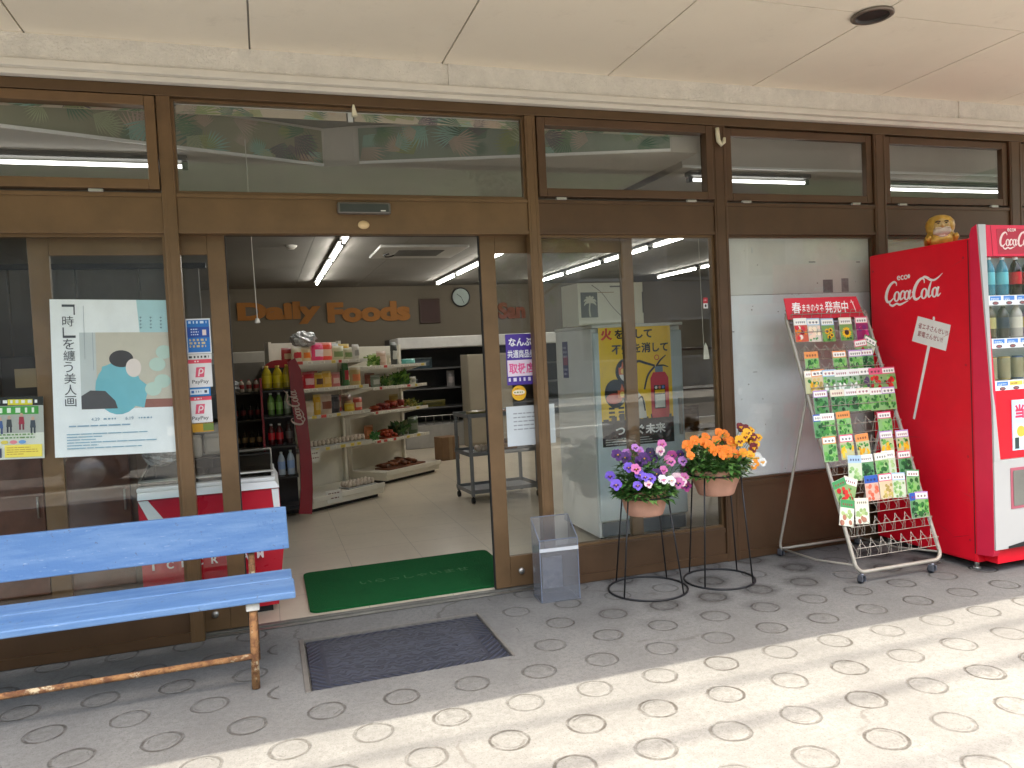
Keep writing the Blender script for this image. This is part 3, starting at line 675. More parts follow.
def car():
    t = thing('parked_car', 'dark grey small car parked at the kerb, seen mirrored in the left window', 'car', (-3.1, -6.75, -.135))
    PNT = M('car_paint', (.045, .05, .058), .25, .3, .05, 3, coat=1); GLS = M('car_glass', (.02, .025, .03), .05)
    body = [(-1.75, .28), (-1.80, .55), (-1.70, .80), (-1.05, .93), (-.55, 1.40), (.55, 1.47), (1.35, 1.38), (1.68, .95), (1.78, .60), (1.74, .28), (1.36, .26)]
    for cx in (1.08, -1.08):
        body += [(cx + .34 * math.cos(PI * q / 8), .28 + .30 * math.sin(PI * q / 8)) for q in range(9)]
    m = MB(); m.prism(body, (0, .74, 0), (1, 0, 0), (0, 0, 1), 1.48); o = m.build('body', PNT, t); b = o.modifiers.new('soft', 'BEVEL'); b.width = .05; b.segments = 3; b.limit_method = 'ANGLE'; b.angle_limit = .8
    for y0, sg in ((.742, 1), (-.742, -1)):
        for q in ([(-.90, .96), (-.50, 1.34), (.05, 1.38), (.05, .96)], [(.12, .96), (.12, 1.38), (.95, 1.34), (1.35, .98)]):
            m = MB(); m.prism(q, (0, y0 + (.008 if sg > 0 else 0), 0), (1, 0, 0), (0, 0, 1), .008); m.build('side_window', GLS, t)
        for cx in (-1.08, 1.08):
            m = MB(); m.tube([(cx, y0 - sg * .16, .29), (cx, y0 + sg * .005, .29)], .285, 28); w = m.build('wheel', M('tyre', (.02, .02, .02), .8), t)
            m = MB(); m.tube([(cx, y0 - sg * .02, .29), (cx, y0 + sg * .012, .29)], .17, 20); m.build('rim', CHROME, w)
        m = MB(); m.box(.0, .16, y0 - .004 + sg * .006, y0 + .004 + sg * .012, .86, .89, bev=.004); m.build('door_handle', PNT, t)
        m = MB(); m.blob((-1.72, sg * .52, .68), .06, .14, .07, 12, 8); m.build('headlight', M('lamp_lens', (.6, .6, .6), .1), t)
    m = MB(); m.hexa([(-1.03, -.62, .945), (-1.01, -.62, .935), (-1.01, .62, .935), (-1.03, .62, .945)], [(-.585, -.60, 1.385), (-.565, -.60, 1.375), (-.565, .60, 1.375), (-.585, .60, 1.385)]); m.build('windscreen', GLS, t)
car()
# ================================================================== light, world, camera
EL = math.radians(75)
w = bpy.data.worlds.new('World'); S.world = w; w.use_nodes = True; nt = w.node_tree
sk = nt.nodes.new('ShaderNodeTexSky'); sk.sky_type = 'NISHITA'; sk.sun_disc = False; sk.sun_elevation = EL; sk.sun_rotation = math.radians(176); sk.air_density = 1.6; sk.dust_density = 7.0; sk.ozone_density = .6
nt.links.new(sk.outputs[0], nt.nodes['Background'].inputs[0]); nt.nodes['Background'].inputs[1].default_value = .15
sd = bpy.data.lights.new('sun', 'SUN'); sd.energy = 2.0; sd.angle = math.radians(.53); sd.color = (1, .90, .74)
so = bpy.data.objects.new('sun', sd); COL.objects.link(so); so.rotation_euler = (PI / 2 - EL, 0, math.radians(4)); so.location = (0, -10, 20)
cd = bpy.data.cameras.new('camera'); co = bpy.data.objects.new('camera', cd); COL.objects.link(co)
cd.sensor_width = 36; cd.lens = FPX / 1024 * 36; cd.clip_start = .05; cd.clip_end = 1000
co.matrix_world = Matrix(((RT.x, UP.x, -_f.x, CAM.x), (RT.y, UP.y, -_f.y, CAM.y), (RT.z, UP.z, -_f.z, CAM.z), (0, 0, 0, 1)))
S.camera = co
S.view_settings.view_transform = 'Standard'; S.view_settings.look = 'None'; S.view_settings.gamma = 1; S.view_settings.exposure = 2.32
S.render.engine = 'CYCLES'; c = S.cycles
c.max_bounces = 12; c.diffuse_bounces = 5; c.glossy_bounces = 4; c.transparent_max_bounces = 32; c.transmission_bounces = 6
c.sample_clamp_indirect = 6; c.use_denoising = True; c.caustics_reflective = False; c.caustics_refractive = False
try: c.denoiser = 'OPENIMAGEDENOISE'; c.denoising_prefilter = 'ACCURATE'
except Exception: pass

# ================================================================== ceiling lights in the shop
TUBE = M('lit_tube', (1.0, .97, .90), .4, var=0, emit=12.0)
TUBE_W = M('lit_tube_window', (1.0, .98, .94), .4, var=0, emit=1.3)
def lamp(L, label, loc, rz, group, tm=None):
    t = thing('ceiling_light', label, 'ceiling light', loc, rz, group)
    m = MB(); m.box(-L / 2, L / 2, -.042, .042, -.030, 0, bev=.006); m.box(-L / 2, -L / 2 + .03, -.02, .02, -.07, -.0342, bev=.004); m.box(L / 2 - .03, L / 2, -.02, .02, -.07, -.0342, bev=.004)
    m.build('housing', M('lamp_housing', (.13, .125, .115), .5, 0, .05), t)
    m = MB(); m.tube([(-L / 2 + .03, 0, -.054), (L / 2 - .03, 0, -.054)], .0105, 12); m.build('tube', tm or TUBE, t); return t
words = ['nearest', 'second', 'third', 'farthest']
for nm, x, y0, n in (('left', .755, 2.02, 4), ('middle', 2.52, 3.55, 3), ('right', 4.12, 2.35, 4), ('far right', 6.0, 4.4, 2)):
    for k in range(n):
        lamp(1.18, '%s lit tube from the street in the %s row of ceiling tubes' % (words[k], nm), (x, y0 + .6 + 1.25 * k, 2.45), PI / 2, 'ceiling tubes running into the shop')
lamp(1.24, 'lit tube behind the leftmost transom window', (-.95, .56, 2.452), 0, 'ceiling tubes along the windows', TUBE_W)
lamp(.96, 'lit tube behind the transom right of the framed palm leaf transom', (3.222, .54, 2.452), 0, 'ceiling tubes along the windows', TUBE_W)
lamp(1.24, 'lit tube behind the transom above the vending machine', (5.05, .66, 2.452), 0, 'ceiling tubes along the windows', TUBE_W)
# ================================================================== bench
def bench():
    t = thing('bench', 'long blue painted wooden bench with rusty metal legs', 'bench')
    XR, XL = .060, -1.80
    # seat boards (tilted), then backrest
    yr, yf, ym = -.40, -.735, -.545
    zr = at(291, 568, yr).z; zf = at(296, 592, yf).z + .004; zm = zr + (zf - zr) * (ym - yr) / (yf - yr)
    th = .030
    for (ya, za, yb, zb, xr) in ((yr, zr, ym + .004, zm, XR), (ym - .004, zm, yf, zf, XR + .006)):
        bm = MB(); n = 14
        bm.hexa([(XL, yb, zb - th), (xr, yb, zb - th), (xr, ya, za - th), (XL, ya, za - th)], [(XL, yb, zb), (xr, yb, zb), (xr, ya, za), (XL, ya, za)])
        o = bm.build('seat_board', BLUEP, t)
        b = o.modifiers.new('soft_edge', 'BEVEL'); b.width = .006; b.segments = 2
    pt = at(286, 506, -.33); pb = at(290, 547, -.36)
    bm = MB(); bm.hexa([(XL, -.385, pb.z), (.058, -.385, pb.z), (.058, -.36, pb.z), (XL, -.36, pb.z)], [(XL, -.348, pt.z), (.054, -.348, pt.z), (.054, -.323, pt.z), (XL, -.323, pt.z)])
    o = bm.build('backrest', BLUEP, t); b = o.modifiers.new('soft_edge', 'BEVEL'); b.width = .005; b.segments = 2
    for x in (-.106, -1.66):
        m = MB(); m.tube([(x + .004, -.690, zf - th - .002), (x - .002, -.712, .002)], .0165, 10); m.build('leg', RUST, t)
        m = MB(); m.tube([(x, -.40, .002), (x, -.372, zr), (x, -.308, pt.z - .04)], .014, 8); m.build('leg', RUST, t)
        m = MB(); m.tube([(x, -.69, zf - th - .012), (x, -.40, zr - th - .012)], .012, 8); m.build('seat_bracket', RUST, t)
        m = MB(); m.box(x - .022, x + .030, -.715, -.665, zf - th - .034, zf - th + .004, bev=.004); m.build('bracket_cap', M('chipped_white', (.62, .60, .55), .6, 0, .2, 30), t)
    m = MB(); m.tube([(-.106, -.708, .132), (-1.66, -.708, .132)], .012, 10); m.build('stretcher', RUST, t)
    return t
bench()

# ================================================================== mats
def black_mat():
    m = bpy.data.materials.new('patterned_rubber'); m.use_nodes = True; nt = m.node_tree; b = nt.nodes['Principled BSDF']
    tc = nt.nodes.new('ShaderNodeTexCoord'); V = tc.outputs['Object']
    b.inputs['Base Color'].default_value = (.030, .032, .042, 1); b.inputs['Roughness'].default_value = .48
    sep = nt.nodes.new('ShaderNodeSeparateXYZ'); nt.links.new(V, sep.inputs[0])
    ax = mth(nt, 'ABSOLUTE', mth(nt, 'SUBTRACT', sep.outputs[0], .515)); ay = mth(nt, 'ABSOLUTE', mth(nt, 'SUBTRACT', sep.outputs[1], -.5425))
    mir = nt.nodes.new('ShaderNodeCombineXYZ'); nt.links.new(ax, mir.inputs[0]); nt.links.new(ay, mir.inputs[1])
    wv = nt.nodes.new('ShaderNodeTexWave'); wv.wave_type = 'RINGS'; wv.inputs['Scale'].default_value = 9; wv.inputs['Distortion'].default_value = 11; wv.inputs['Detail'].default_value = 1.5; wv.inputs['Detail Scale'].default_value = 2.2
    nt.links.new(mir.outputs[0], wv.inputs['Vector'])
    inner = mth(nt, 'MULTIPLY', mth(nt, 'LESS_THAN', ax, .335), mth(nt, 'LESS_THAN', ay, .225))
    fr = mth(nt, 'MULTIPLY', mth(nt, 'LESS_THAN', ax, .350), mth(nt, 'LESS_THAN', ay, .240))
    bd = mth(nt, 'SINE', mth(nt, 'MULTIPLY', mth(nt, 'ADD', ax, ay), 160)); bd = mth(nt, 'MULTIPLY', mth(nt, 'ADD', bd, 1), .4)
    h = mth(nt, 'ADD', mth(nt, 'MULTIPLY', inner, ramp(nt, wv.outputs['Fac'], .4, .6)), mth(nt, 'MULTIPLY', mth(nt, 'SUBTRACT', 1, fr), bd))
    c = mixc(nt, ramp(nt, noise(nt, V, 7, 6), .4, .75, 0, .7), (.012, .015, .027), (.032, .036, .054)); c = mixc(nt, mth(nt, 'MULTIPLY', h, .55), c, (.056, .064, .095))
    nt.links.new(c, b.inputs['Base Color'])
    bp = nt.nodes.new('ShaderNodeBump'); bp.inputs['Strength'].default_value = 1; bp.inputs['Distance'].default_value = .007
    nt.links.new(h, bp.inputs['Height']); nt.links.new(bp.outputs[0], b.inputs['Normal']); return m
mb = MB(); mb.box(MX0 + .022, MX1 - .004, MY0 + .006, MY1 - .006, -.0215, -.007, bev=.004)
tag(mb.build('doormat', black_mat()), 'black rubber doormat with raised scroll pattern sunk into the pavement', 'doormat')
mb = MB(); mb.box(MX0 - .008, MX0 + .014, MY0 - .01, MY1 + .01, -.02, .005, bev=.003); mb.box(MX0 + .014, MX1 + .008, MY1 - .005, MY1 + .009, -.02, .004, bev=.002); mb.box(MX1 - .003, MX1 + .008, MY0 - .01, MY1 - .005, -.02, .004, bev=.002)
tag(mb.build('mat_edging', M('worn_edging', (.15, .14, .125), .6, .3, .25, 20)), 'worn metal edging around the sunken black doormat', 'mat edging')
def turf():
    m = bpy.data.materials.new('green_pile'); m.use_nodes = True; nt = m.node_tree; b = nt.nodes['Principled BSDF']
    tc = nt.nodes.new('ShaderNodeTexCoord'); V = tc.outputs['Object']
    c = mixc(nt, noise(nt, V, 240, 3), (.004, .065, .016), (.012, .13, .036)); c = mixc(nt, ramp(nt, noise(nt, V, 5, 4), .45, .8, 0, .4), c, (.003, .045, .014))
    nt.links.new(c, b.inputs['Base Color']); b.inputs['Roughness'].default_value = .95; b.inputs['Specular IOR Level'].default_value = .15
    bp = nt.nodes.new('ShaderNodeBump'); bp.inputs['Strength'].default_value = .9; bp.inputs['Distance'].default_value = .006
    nt.links.new(noise(nt, V, 300, 2), bp.inputs['Height']); nt.links.new(bp.outputs[0], b.inputs['Normal']); return m
def rrect(w, h, r, n=6):
    out = []
    for cx, cy, a0 in ((w - r, r, -PI / 2), (w - r, h - r, 0), (r, h - r, PI / 2), (r, r, PI)):
        for i in range(n + 1): out.append((cx + r * math.cos(a0 + PI / 2 * i / n), cy + r * math.sin(a0 + PI / 2 * i / n)))
    return out
gm = MB(); gm.prism(rrect(1.16, .775, .045), (.150, .085, .0135), (1, 0, 0), (0, 1, 0), .011)
gmat = tag(gm.build('entrance_mat', turf()), 'green carpet mat with faint lettering just inside the doorway', 'entrance mat')
a = Art((.150, .085, .0252), (1, 0, 0), (0, 1, 0)); a.text('いらっしゃいませ', .30, .36, .072, M('faded_lettering', (.045, .16, .06), .95, 0, .3, 60), bold=.0); a.build('lettering', gmat)

# ================================================================== umbrella bag bin of clear plastic
t = thing('bag_bin', 'open topped translucent grey plastic bin standing beside the doorway', 'bin', (1.405, -.185, 0), math.radians(-4))
def bin_side(pts, name='side_panel', m=CLEAR):
    mb = MB(); mb.hexa(*pts); return mb.build(name, m, t)
w2, d2, hf, hb = .105, .075, .325, .420
bin_side(([(-w2, -d2, .004), (w2, -d2, .004), (w2, -d2 + .004, .004), (-w2, -d2 + .004, .004)], [(-w2, -d2, hf), (w2, -d2, hf), (w2, -d2 + .004, hf), (-w2, -d2 + .004, hf)]), 'front_panel')
bin_side(([(-w2, d2 - .004, .004), (w2, d2 - .004, .004), (w2, d2, .004), (-w2, d2, .004)], [(-w2, d2 - .004, hb), (w2, d2 - .004, hb), (w2, d2, hb), (-w2, d2, hb)]), 'rear_panel')
for x in (-w2, w2 - .004):
    bin_side(([(x, -d2 + .0045, .004), (x + .004, -d2 + .0045, .004), (x + .004, d2 - .0045, .004), (x, d2 - .0045, .004)], [(x, -d2 + .0045, hf), (x + .004, -d2 + .0045, hf), (x + .004, d2 - .0045, hb), (x, d2 - .0045, hb)]))
mb = MB(); mb.box(-w2 - .004, w2 + .004, -d2 - .004, d2 + .004, .0005, .0038); mb.build('base', M('bin_base', (.10, .11, .13), .4), t)
mb = MB(); mb.box(-w2 - .001, w2 + .001, -d2 - .0035, -d2 - .001, hf - .06, hf - .042); mb.build('edge_strip', M('frosted_strip', (.55, .57, .60), .5), t)
em = M('bin_edge', (.16, .19, .26), .3)
mb = MB()
for x in (-w2 - .001, w2 - .003):
    mb.box(x, x + .004, -d2 - .002, -d2 + .001, .004, hf)
    mb.tube([(x + .002, -d2, hf), (x + .002, d2, hb)], .0025, 6)
mb.tube([(-w2, -d2, hf + .001), (w2, -d2, hf + .001)], .0025, 6); mb.tube([(-w2, d2, hb), (w2, d2, hb)], .0025, 6)
mb.build('edge_trim', em, t)
mb = MB(); mb.box(-.055, .055, .058, .066, .03, .20); mb.build('bag_stack', M('grey_film', (.20, .20, .22), .4, 0, .3, 30), t)

# ================================================================== plant stands and pots of pansies
def stand(name, label, c, rb, zt, rt, seed):
    rn = random.Random(seed)
    t = thing('plant_stand', label, 'plant stand', (c[0], c[1], 0), 0, 'wire plant stands')
    m = MB(); m.ring((0, 0, .006), rb, .0055, 48, 8); m.build('base_ring', BLACKM, t)
    m = MB(); m.ring((0, 0, zt), rt, .005, 48, 8); m.build('top_ring', BLACKM, t)
    for k in range(4):
        a = math.radians(-150 + 90 * k) + rn.uniform(-.08, .08)
        m = MB(); m.tube([(rt * math.cos(a), rt * math.sin(a), zt), (rb * math.cos(a), rb * math.sin(a), .006)], .0042, 6); m.build('leg', BLACKM, t)
    return t
def bowl(r, h, r0):
    m = MB(); m.lathe([(r0 * .2, 0.001), (r0 * .96, 0), (r0, .006), (r0 * 1.12, h * .28), (r * .93, h * .66), (r * .955, h * .70), (r * .97, h * .73), (r, h * .96), (r * .995, h), (r * .94, h), (r * .92, h * .86)], 40, capt=False); return m
SOIL = M('potting_soil', (.035, .022, .013), .95, 0, .4, 60, .8, 80)
PET = {}
for k, c in {'violet': (.19, .10, .62), 'deep': (.062, .008, .125), 'navy': (.018, .008, .045), 'lilac': (.55, .22, .62), 'pink': (.66, .17, .42), 'magenta': (.42, .04, .24), 'blush': (.78, .55, .60), 'orange': (.86, .205, .008), 'yellow': (.86, .42, .010), 'red': (.15, .006, .010), 'white': (.80, .80, .76), 'amber': (.84, .29, .01)}.items():
    PET[k] = M('petal_' + k, c, .6, 0, .16, 60, sub=0)
def flower_mesh(pc, bc, seed):
    rn = random.Random(seed); m = MB()
    def petal(a, L, w, mi, lift, z):
        vs = [(0, 0, z)]; n = 9
        for i in range(n):
            t = -1 + 2 * i / (n - 1); ang = a + t * w
            rr = L * (1 - .38 * abs(t) ** 3) * (1 + rn.uniform(-.05, .05)); vs.append((rr * math.cos(ang), rr * math.sin(ang), z + lift * (1 - .5 * abs(t)) + rn.uniform(-.002, .002)))
        m.add(vs, [(0, i, i + 1) for i in range(1, n)], mi, True)
    r = .033
    for a, L, w, lift, z in ((PI / 2 - .55, r * 1.05, .75, -.003, 0), (PI / 2 + .55, r * 1.05, .75, -.004, .0012), (-.05, r, .72, .002, .0022), (PI + .05, r, .72, .001, .0030), (-PI / 2, r * .98, .85, .004, .0040)):
        petal(a, L, w, 0, lift, z)
    for a in (-.25, PI + .25, -PI / 2): petal(a, r * .48, .55, 1, .0032, .0056)
    m.lathe([(.004, .006), (.0035, .009), (.001, .010)], 8, mi=2)
    return m
FKIND = {}
def flower_proto(pc, bc):
    if (pc, bc) not in FKIND:
        me = flower_mesh(pc, bc, len(FKIND) + 3); o = me.build('flower', [PET[pc], PET[bc], PET['yellow']]); FKIND[(pc, bc)] = o.data; bpy.data.objects.remove(o)
    return FKIND[(pc, bc)]
ZX, ZY, ZS = 600, 420, 6.02
def potted(label, c, zb, r, h, r0, spec, seed, droop):
    rn = random.Random(seed); t = thing('potted_pansies', label, 'potted plant', (c[0], c[1], zb), 0, 'potted pansies on wire stands')
    bowl(r, h, r0).build('pot', TERRA, t)
    m = MB(); m.lathe([(.001, h * .9), (r * .93, h * .86)], 30, capb=False, capt=False); m.build('soil', SOIL, t)
    pos = []
    for (px, py, pc, bc, dy) in spec:
        d = dy + rn.uniform(-.02, .02); p = at(ZX + px / ZS, ZY + py / ZS, c[1] + d); pos.append((p - Vector((c[0], c[1], zb)), pc, bc))
    f = MB()
    for p, _, _ in pos:                        # a stem up to each flower
        b0 = Vector((p.x * .55, p.y * .55, h * .9)); f.tube([b0, (b0 + p) / 2 + Vector((0, 0, .015)), p - Vector((0, -.006, .006))], .0016, 4, mi=1)
    top = {}
    for i in range(1150):
        a = rn.uniform(0, 2 * PI); q = r * 1.22 * math.sqrt(rn.random()); bx, by = q * math.cos(a), q * math.sin(a)
        near = min(pos, key=lambda e: (e[0].x - bx) ** 2 + .3 * (e[0].y - by) ** 2)[0]
        zt = max(h * .95, near.z - .02) if rn.random() < .75 else h * .95 + .02
        z = h * .82 + (zt - h * .82) * rn.random() ** .9
        if q > r * .95: z = h * (.70 if rn.random() < droop else .98) + rn.random() * .05
        d = Vector((math.cos(a) * .8 + rn.gauss(0, .5), math.sin(a) * .8 + rn.gauss(0, .5), rn.uniform(-.25, .75)))
        f.leaf((bx, by, z), d, (0, 0, 1), rn.uniform(.034, .068), rn.uniform(.018, .032), rn.choice((0, 0, 1, 1, 1, 2)))
    f.build('foliage', LEAF, t)
    for p, pc, bc in pos:
        o = bpy.data.objects.new('flower', flower_proto(pc, bc)); COL.objects.link(o); o.parent = t; o.location = p
        tgt = Vector((rn.uniform(-.35, .25) - .12, -1, rn.uniform(.05, .55)))
        o.rotation_mode = 'QUATERNION'; o.rotation_quaternion = tgt.to_track_quat('Z', 'Y'); s = rn.uniform(.72, 1.06); o.scale = (s, s, s)
    return t
C1, C2 = (1.890, -.290), (2.315, -.318)
stand('s', 'low black wire stand carrying the purple pansy bowl', C1, .210, .512, .142, 1)
stand('s', 'taller black wire stand carrying the orange pansy bowl', C2, .190, .592, .144, 2)
F1 = [(105, 212, 'deep', 'navy', -.05), (150, 228, 'deep', 'navy', 0), (265, 232, 'deep', 'navy', -.1), (240, 250, 'deep', 'navy', -.04), (302, 196, 'navy', 'deep', .05), (322, 238, 'deep', 'navy', .02), (212, 168, 'lilac', 'deep', .04), (238, 186, 'lilac', 'pink', .06), (160, 205, 'lilac', 'deep', .1),
  (362, 186, 'blush', 'magenta', .02), (372, 146, 'pink', 'magenta', .06), (426, 252, 'pink', 'deep', -.02), (432, 214, 'magenta', 'deep', .05), (410, 240, 'pink', 'magenta', .03), (482, 206, 'deep', 'navy', .05), (496, 248, 'lilac', 'deep', 0), (172, 286, 'violet', 'deep', -.08), (215, 296, 'pink', 'red', -.1),
  (60, 338, 'violet', 'deep', -.02), (96, 390, 'violet', 'deep', -.08), (226, 396, 'violet', 'deep', -.16), (240, 332, 'violet', 'deep', -.12), (300, 354, 'violet', 'deep', -.13), (270, 345, 'violet', 'deep', -.15), (290, 388, 'blush', 'magenta', -.17), (340, 326, 'deep', 'navy', -.06), (382, 302, 'pink', 'magenta', -.09),
  (380, 360, 'white', 'pink', -.14), (428, 366, 'white', 'blush', -.12), (460, 348, 'blush', 'pink', -.1), (506, 344, 'pink', 'magenta', -.04), (512, 300, 'pink', 'magenta', 0), (470, 380, 'pink', 'deep', -.11), (516, 398, 'magenta', 'deep', -.04), (492, 372, 'blush', 'magenta', -.09)]
F2 = [(525, 156, 'orange', 'orange', -.05), (570, 126, 'orange', 'orange', -.02), (545, 214, 'orange', 'orange', -.08), (636, 104, 'orange', 'amber', .04), (628, 138, 'orange', 'orange', -.03), (658, 156, 'orange', 'amber', -.06), (700, 121, 'orange', 'amber', .03), (716, 76, 'orange', 'orange', .06), (746, 92, 'orange', 'amber', .05),
  (786, 130, 'orange', 'orange', .02), (800, 148, 'orange', 'amber', -.02), (686, 186, 'orange', 'orange', -.1), (720, 180, 'orange', 'orange', -.09), (746, 200, 'orange', 'orange', -.13), (770, 214, 'orange', 'amber', -.12), (816, 204, 'orange', 'orange', -.1), (832, 222, 'orange', 'orange', -.08), (735, 215, 'orange', 'orange', -.14), (765, 182, 'orange', 'orange', -.1),
  (840, 126, 'yellow', 'red', -.02), (862, 196, 'amber', 'yellow', -.1), (844, 42, 'red', 'yellow', .05), (868, 58, 'red', 'yellow', .03), (886, 78, 'yellow', 'red', 0), (906, 64, 'yellow', 'red', .02), (922, 102, 'red', 'yellow', 0), (952, 106, 'yellow', 'red', .03), (930, 146, 'yellow', 'red', 0), (914, 186, 'yellow', 'red', -.03), (922, 166, 'red', 'yellow', -.03), (904, 212, 'yellow', 'amber', -.04), (895, 120, 'amber', 'red', .02), (872, 100, 'yellow', 'red', 0),
  (856, 290, 'white', 'yellow', -.14), (940, 226, 'white', 'yellow', 0), (976, 252, 'white', 'yellow', .02), (898, 250, 'white', 'amber', -.05), (922, 264, 'amber', 'white', -.06), (872, 296, 'white', 'yellow', -.13)]
potted('pinkish bowl of purple, violet and pink pansies on a low wire stand', C1, .410, .128, .138, .098, F1, 21, .75)
potted('pinkish bowl of orange, yellow and white pansies on a taller wire stand', C2, .480, .142, .143, .098, F2, 22, .30)

# ================================================================== seed rack
RB, RTOP = Vector((0, -.715, .062)), Vector((0, -.200, 1.462))
RV = (RTOP - RB).normalized(); XL, XR = 2.895, 3.470; RLEN = (RTOP - RB).length
RN = Vector((1, 0, 0)).cross(RV).normalized()           # towards the street and up
rack = thing('seed_rack', 'grey wire display rack on castors full of seed packets', 'display rack')
m = MB(); rc = .05
def rp(x, s, o=0.0): return Vector((x, RB.y, RB.z)) + RV * s + RN * o
path = []
for (cx, cs, a0) in ((XR - rc, rc, -PI / 2), (XR - rc, RLEN - rc, 0), (XL + rc, RLEN - rc, PI / 2), (XL + rc, rc, PI)):
    for i in range(7):
        a_ = a0 + PI / 2 * i / 6; path.append(rp(cx + rc * math.cos(a_), cs + rc * math.sin(a_)))
m.tube(path, .0105, 10, True); m.build('frame', IVORY, rack)
sp = RLEN * .665
for x in (XL, XR):
    m = MB(); m.tube([rp(x, sp), Vector((x, -.09, .085)), Vector((x, -.09, .06)), Vector((x, -.11, .045))], .008, 8); m.build('leg', IVORY, rack)
m = MB(); m.tube([Vector((XL, -.10, .05)), Vector((XR, -.10, .05))], .008, 8); m.tube([Vector((XL, -.10, .05)), Vector((XL, -.40, .055)), rp(XL, .0 + .04)], .006, 6); m.tube([Vector((XR, -.10, .05)), Vector((XR, -.40, .055)), rp(XR, .04)], .006, 6); m.build('base_bar', IVORY, rack)
for x, y in ((XL + .03, -.715), (XR - .09, -.735), (XL, -.095), (XR, -.095)):
    ca = MB(); ca.tube([(x, y, .055), (x, y, .04)], .009, 8); ca.box(x - .013, x - .009, y - .016, y + .018, .014, .046, bev=.002); ca.box(x + .009, x + .013, y - .016, y + .018, .014, .046, bev=.002); co_ = ca.build('caster', M('caster_fork', (.18, .19, .22), .4, .5), rack)
    wh = MB(); wh.tube([(x - .008, y + .01, .0185), (x + .008, y + .01, .0185)], .018, 16); wh.build('wheel', M('caster_tyre', (.03, .035, .05), .5), co_)
tiers = [.075 + .112 * i for i in range(13)]
for s in tiers:
    g = MB(); W0, W1 = XL + .012, XR - .012; n = 8; st = (W1 - W0) / n; off = .034
    g.tube([rp(W0, s), rp(W1, s)], .0021, 4); g.tube([rp(W0, s + .045, off), rp(W1, s + .045, off)], .0021, 4)
    zz = []
    for i in range(n):
        x0 = W0 + st * i
        g.tube([rp(x0, s + .092, -.004), rp(x0 + st / 2, s, 0), rp(x0 + st, s + .092, -.004)], .0016, 4, cap=False)
        g.tube([rp(x0 + .01, s, .002), rp(x0 + .01, s + .045, off)], .0015, 4, cap=False)
        g.tube([rp(x0 + st * .5 + .022 * math.cos(q), s + .045 + .022 * math.sin(q), off) for q in [PI * k / 6 for k in range(7)]], .0014, 4, cap=False)
    for x in (W0, W1): g.tube([rp(x, s + .092), rp(x, s), rp(x, s + .045, off)], .0018, 4)
    g.build('wire_tier', IVORY, rack)
# header sign
hs0 = rp(XL - .005, RLEN - .052, .02)
a = Art(hs0, (1, 0, 0), Vector((0, .12, .99)).normalized()); REDP = (214, 44, 62)
hw, hh = .535, .125
a.mb.prism([(0, .0), (hw + .012, -.0), (hw - .03, hh), (-.012, hh)], a.o - a.n * .004, a.u, a.v, .004, a.mi(REDP))
a.text('春', .034, .034, .066, (250, 250, 248), w=.066, bold=.015)
a.text('まきのタネ', .108, .042, .046, (250, 250, 248), w=.150, bold=.012)
a.text('発売中', .268, .030, .070, (250, 250, 248), w=.168, bold=.015)
a.lines(.455, .088, .05, 1, .02, .006, (250, 230, 228)); a.ribbon([(.462, .105, .006), (.478, .070, .006), (.490, .03, .005)], (250, 220, 220))
a.build('header_sign', rack)
mb = MB(); mb.prism([(0, 0), (.56, 0), (.56, .12), (0, .12)], rp(XL + .006, 1.37, -.010), (1, 0, 0), RV, .002); mb.build('backing_strip', M('clear_grey_strip', (.40, .36, .40), .4), rack)

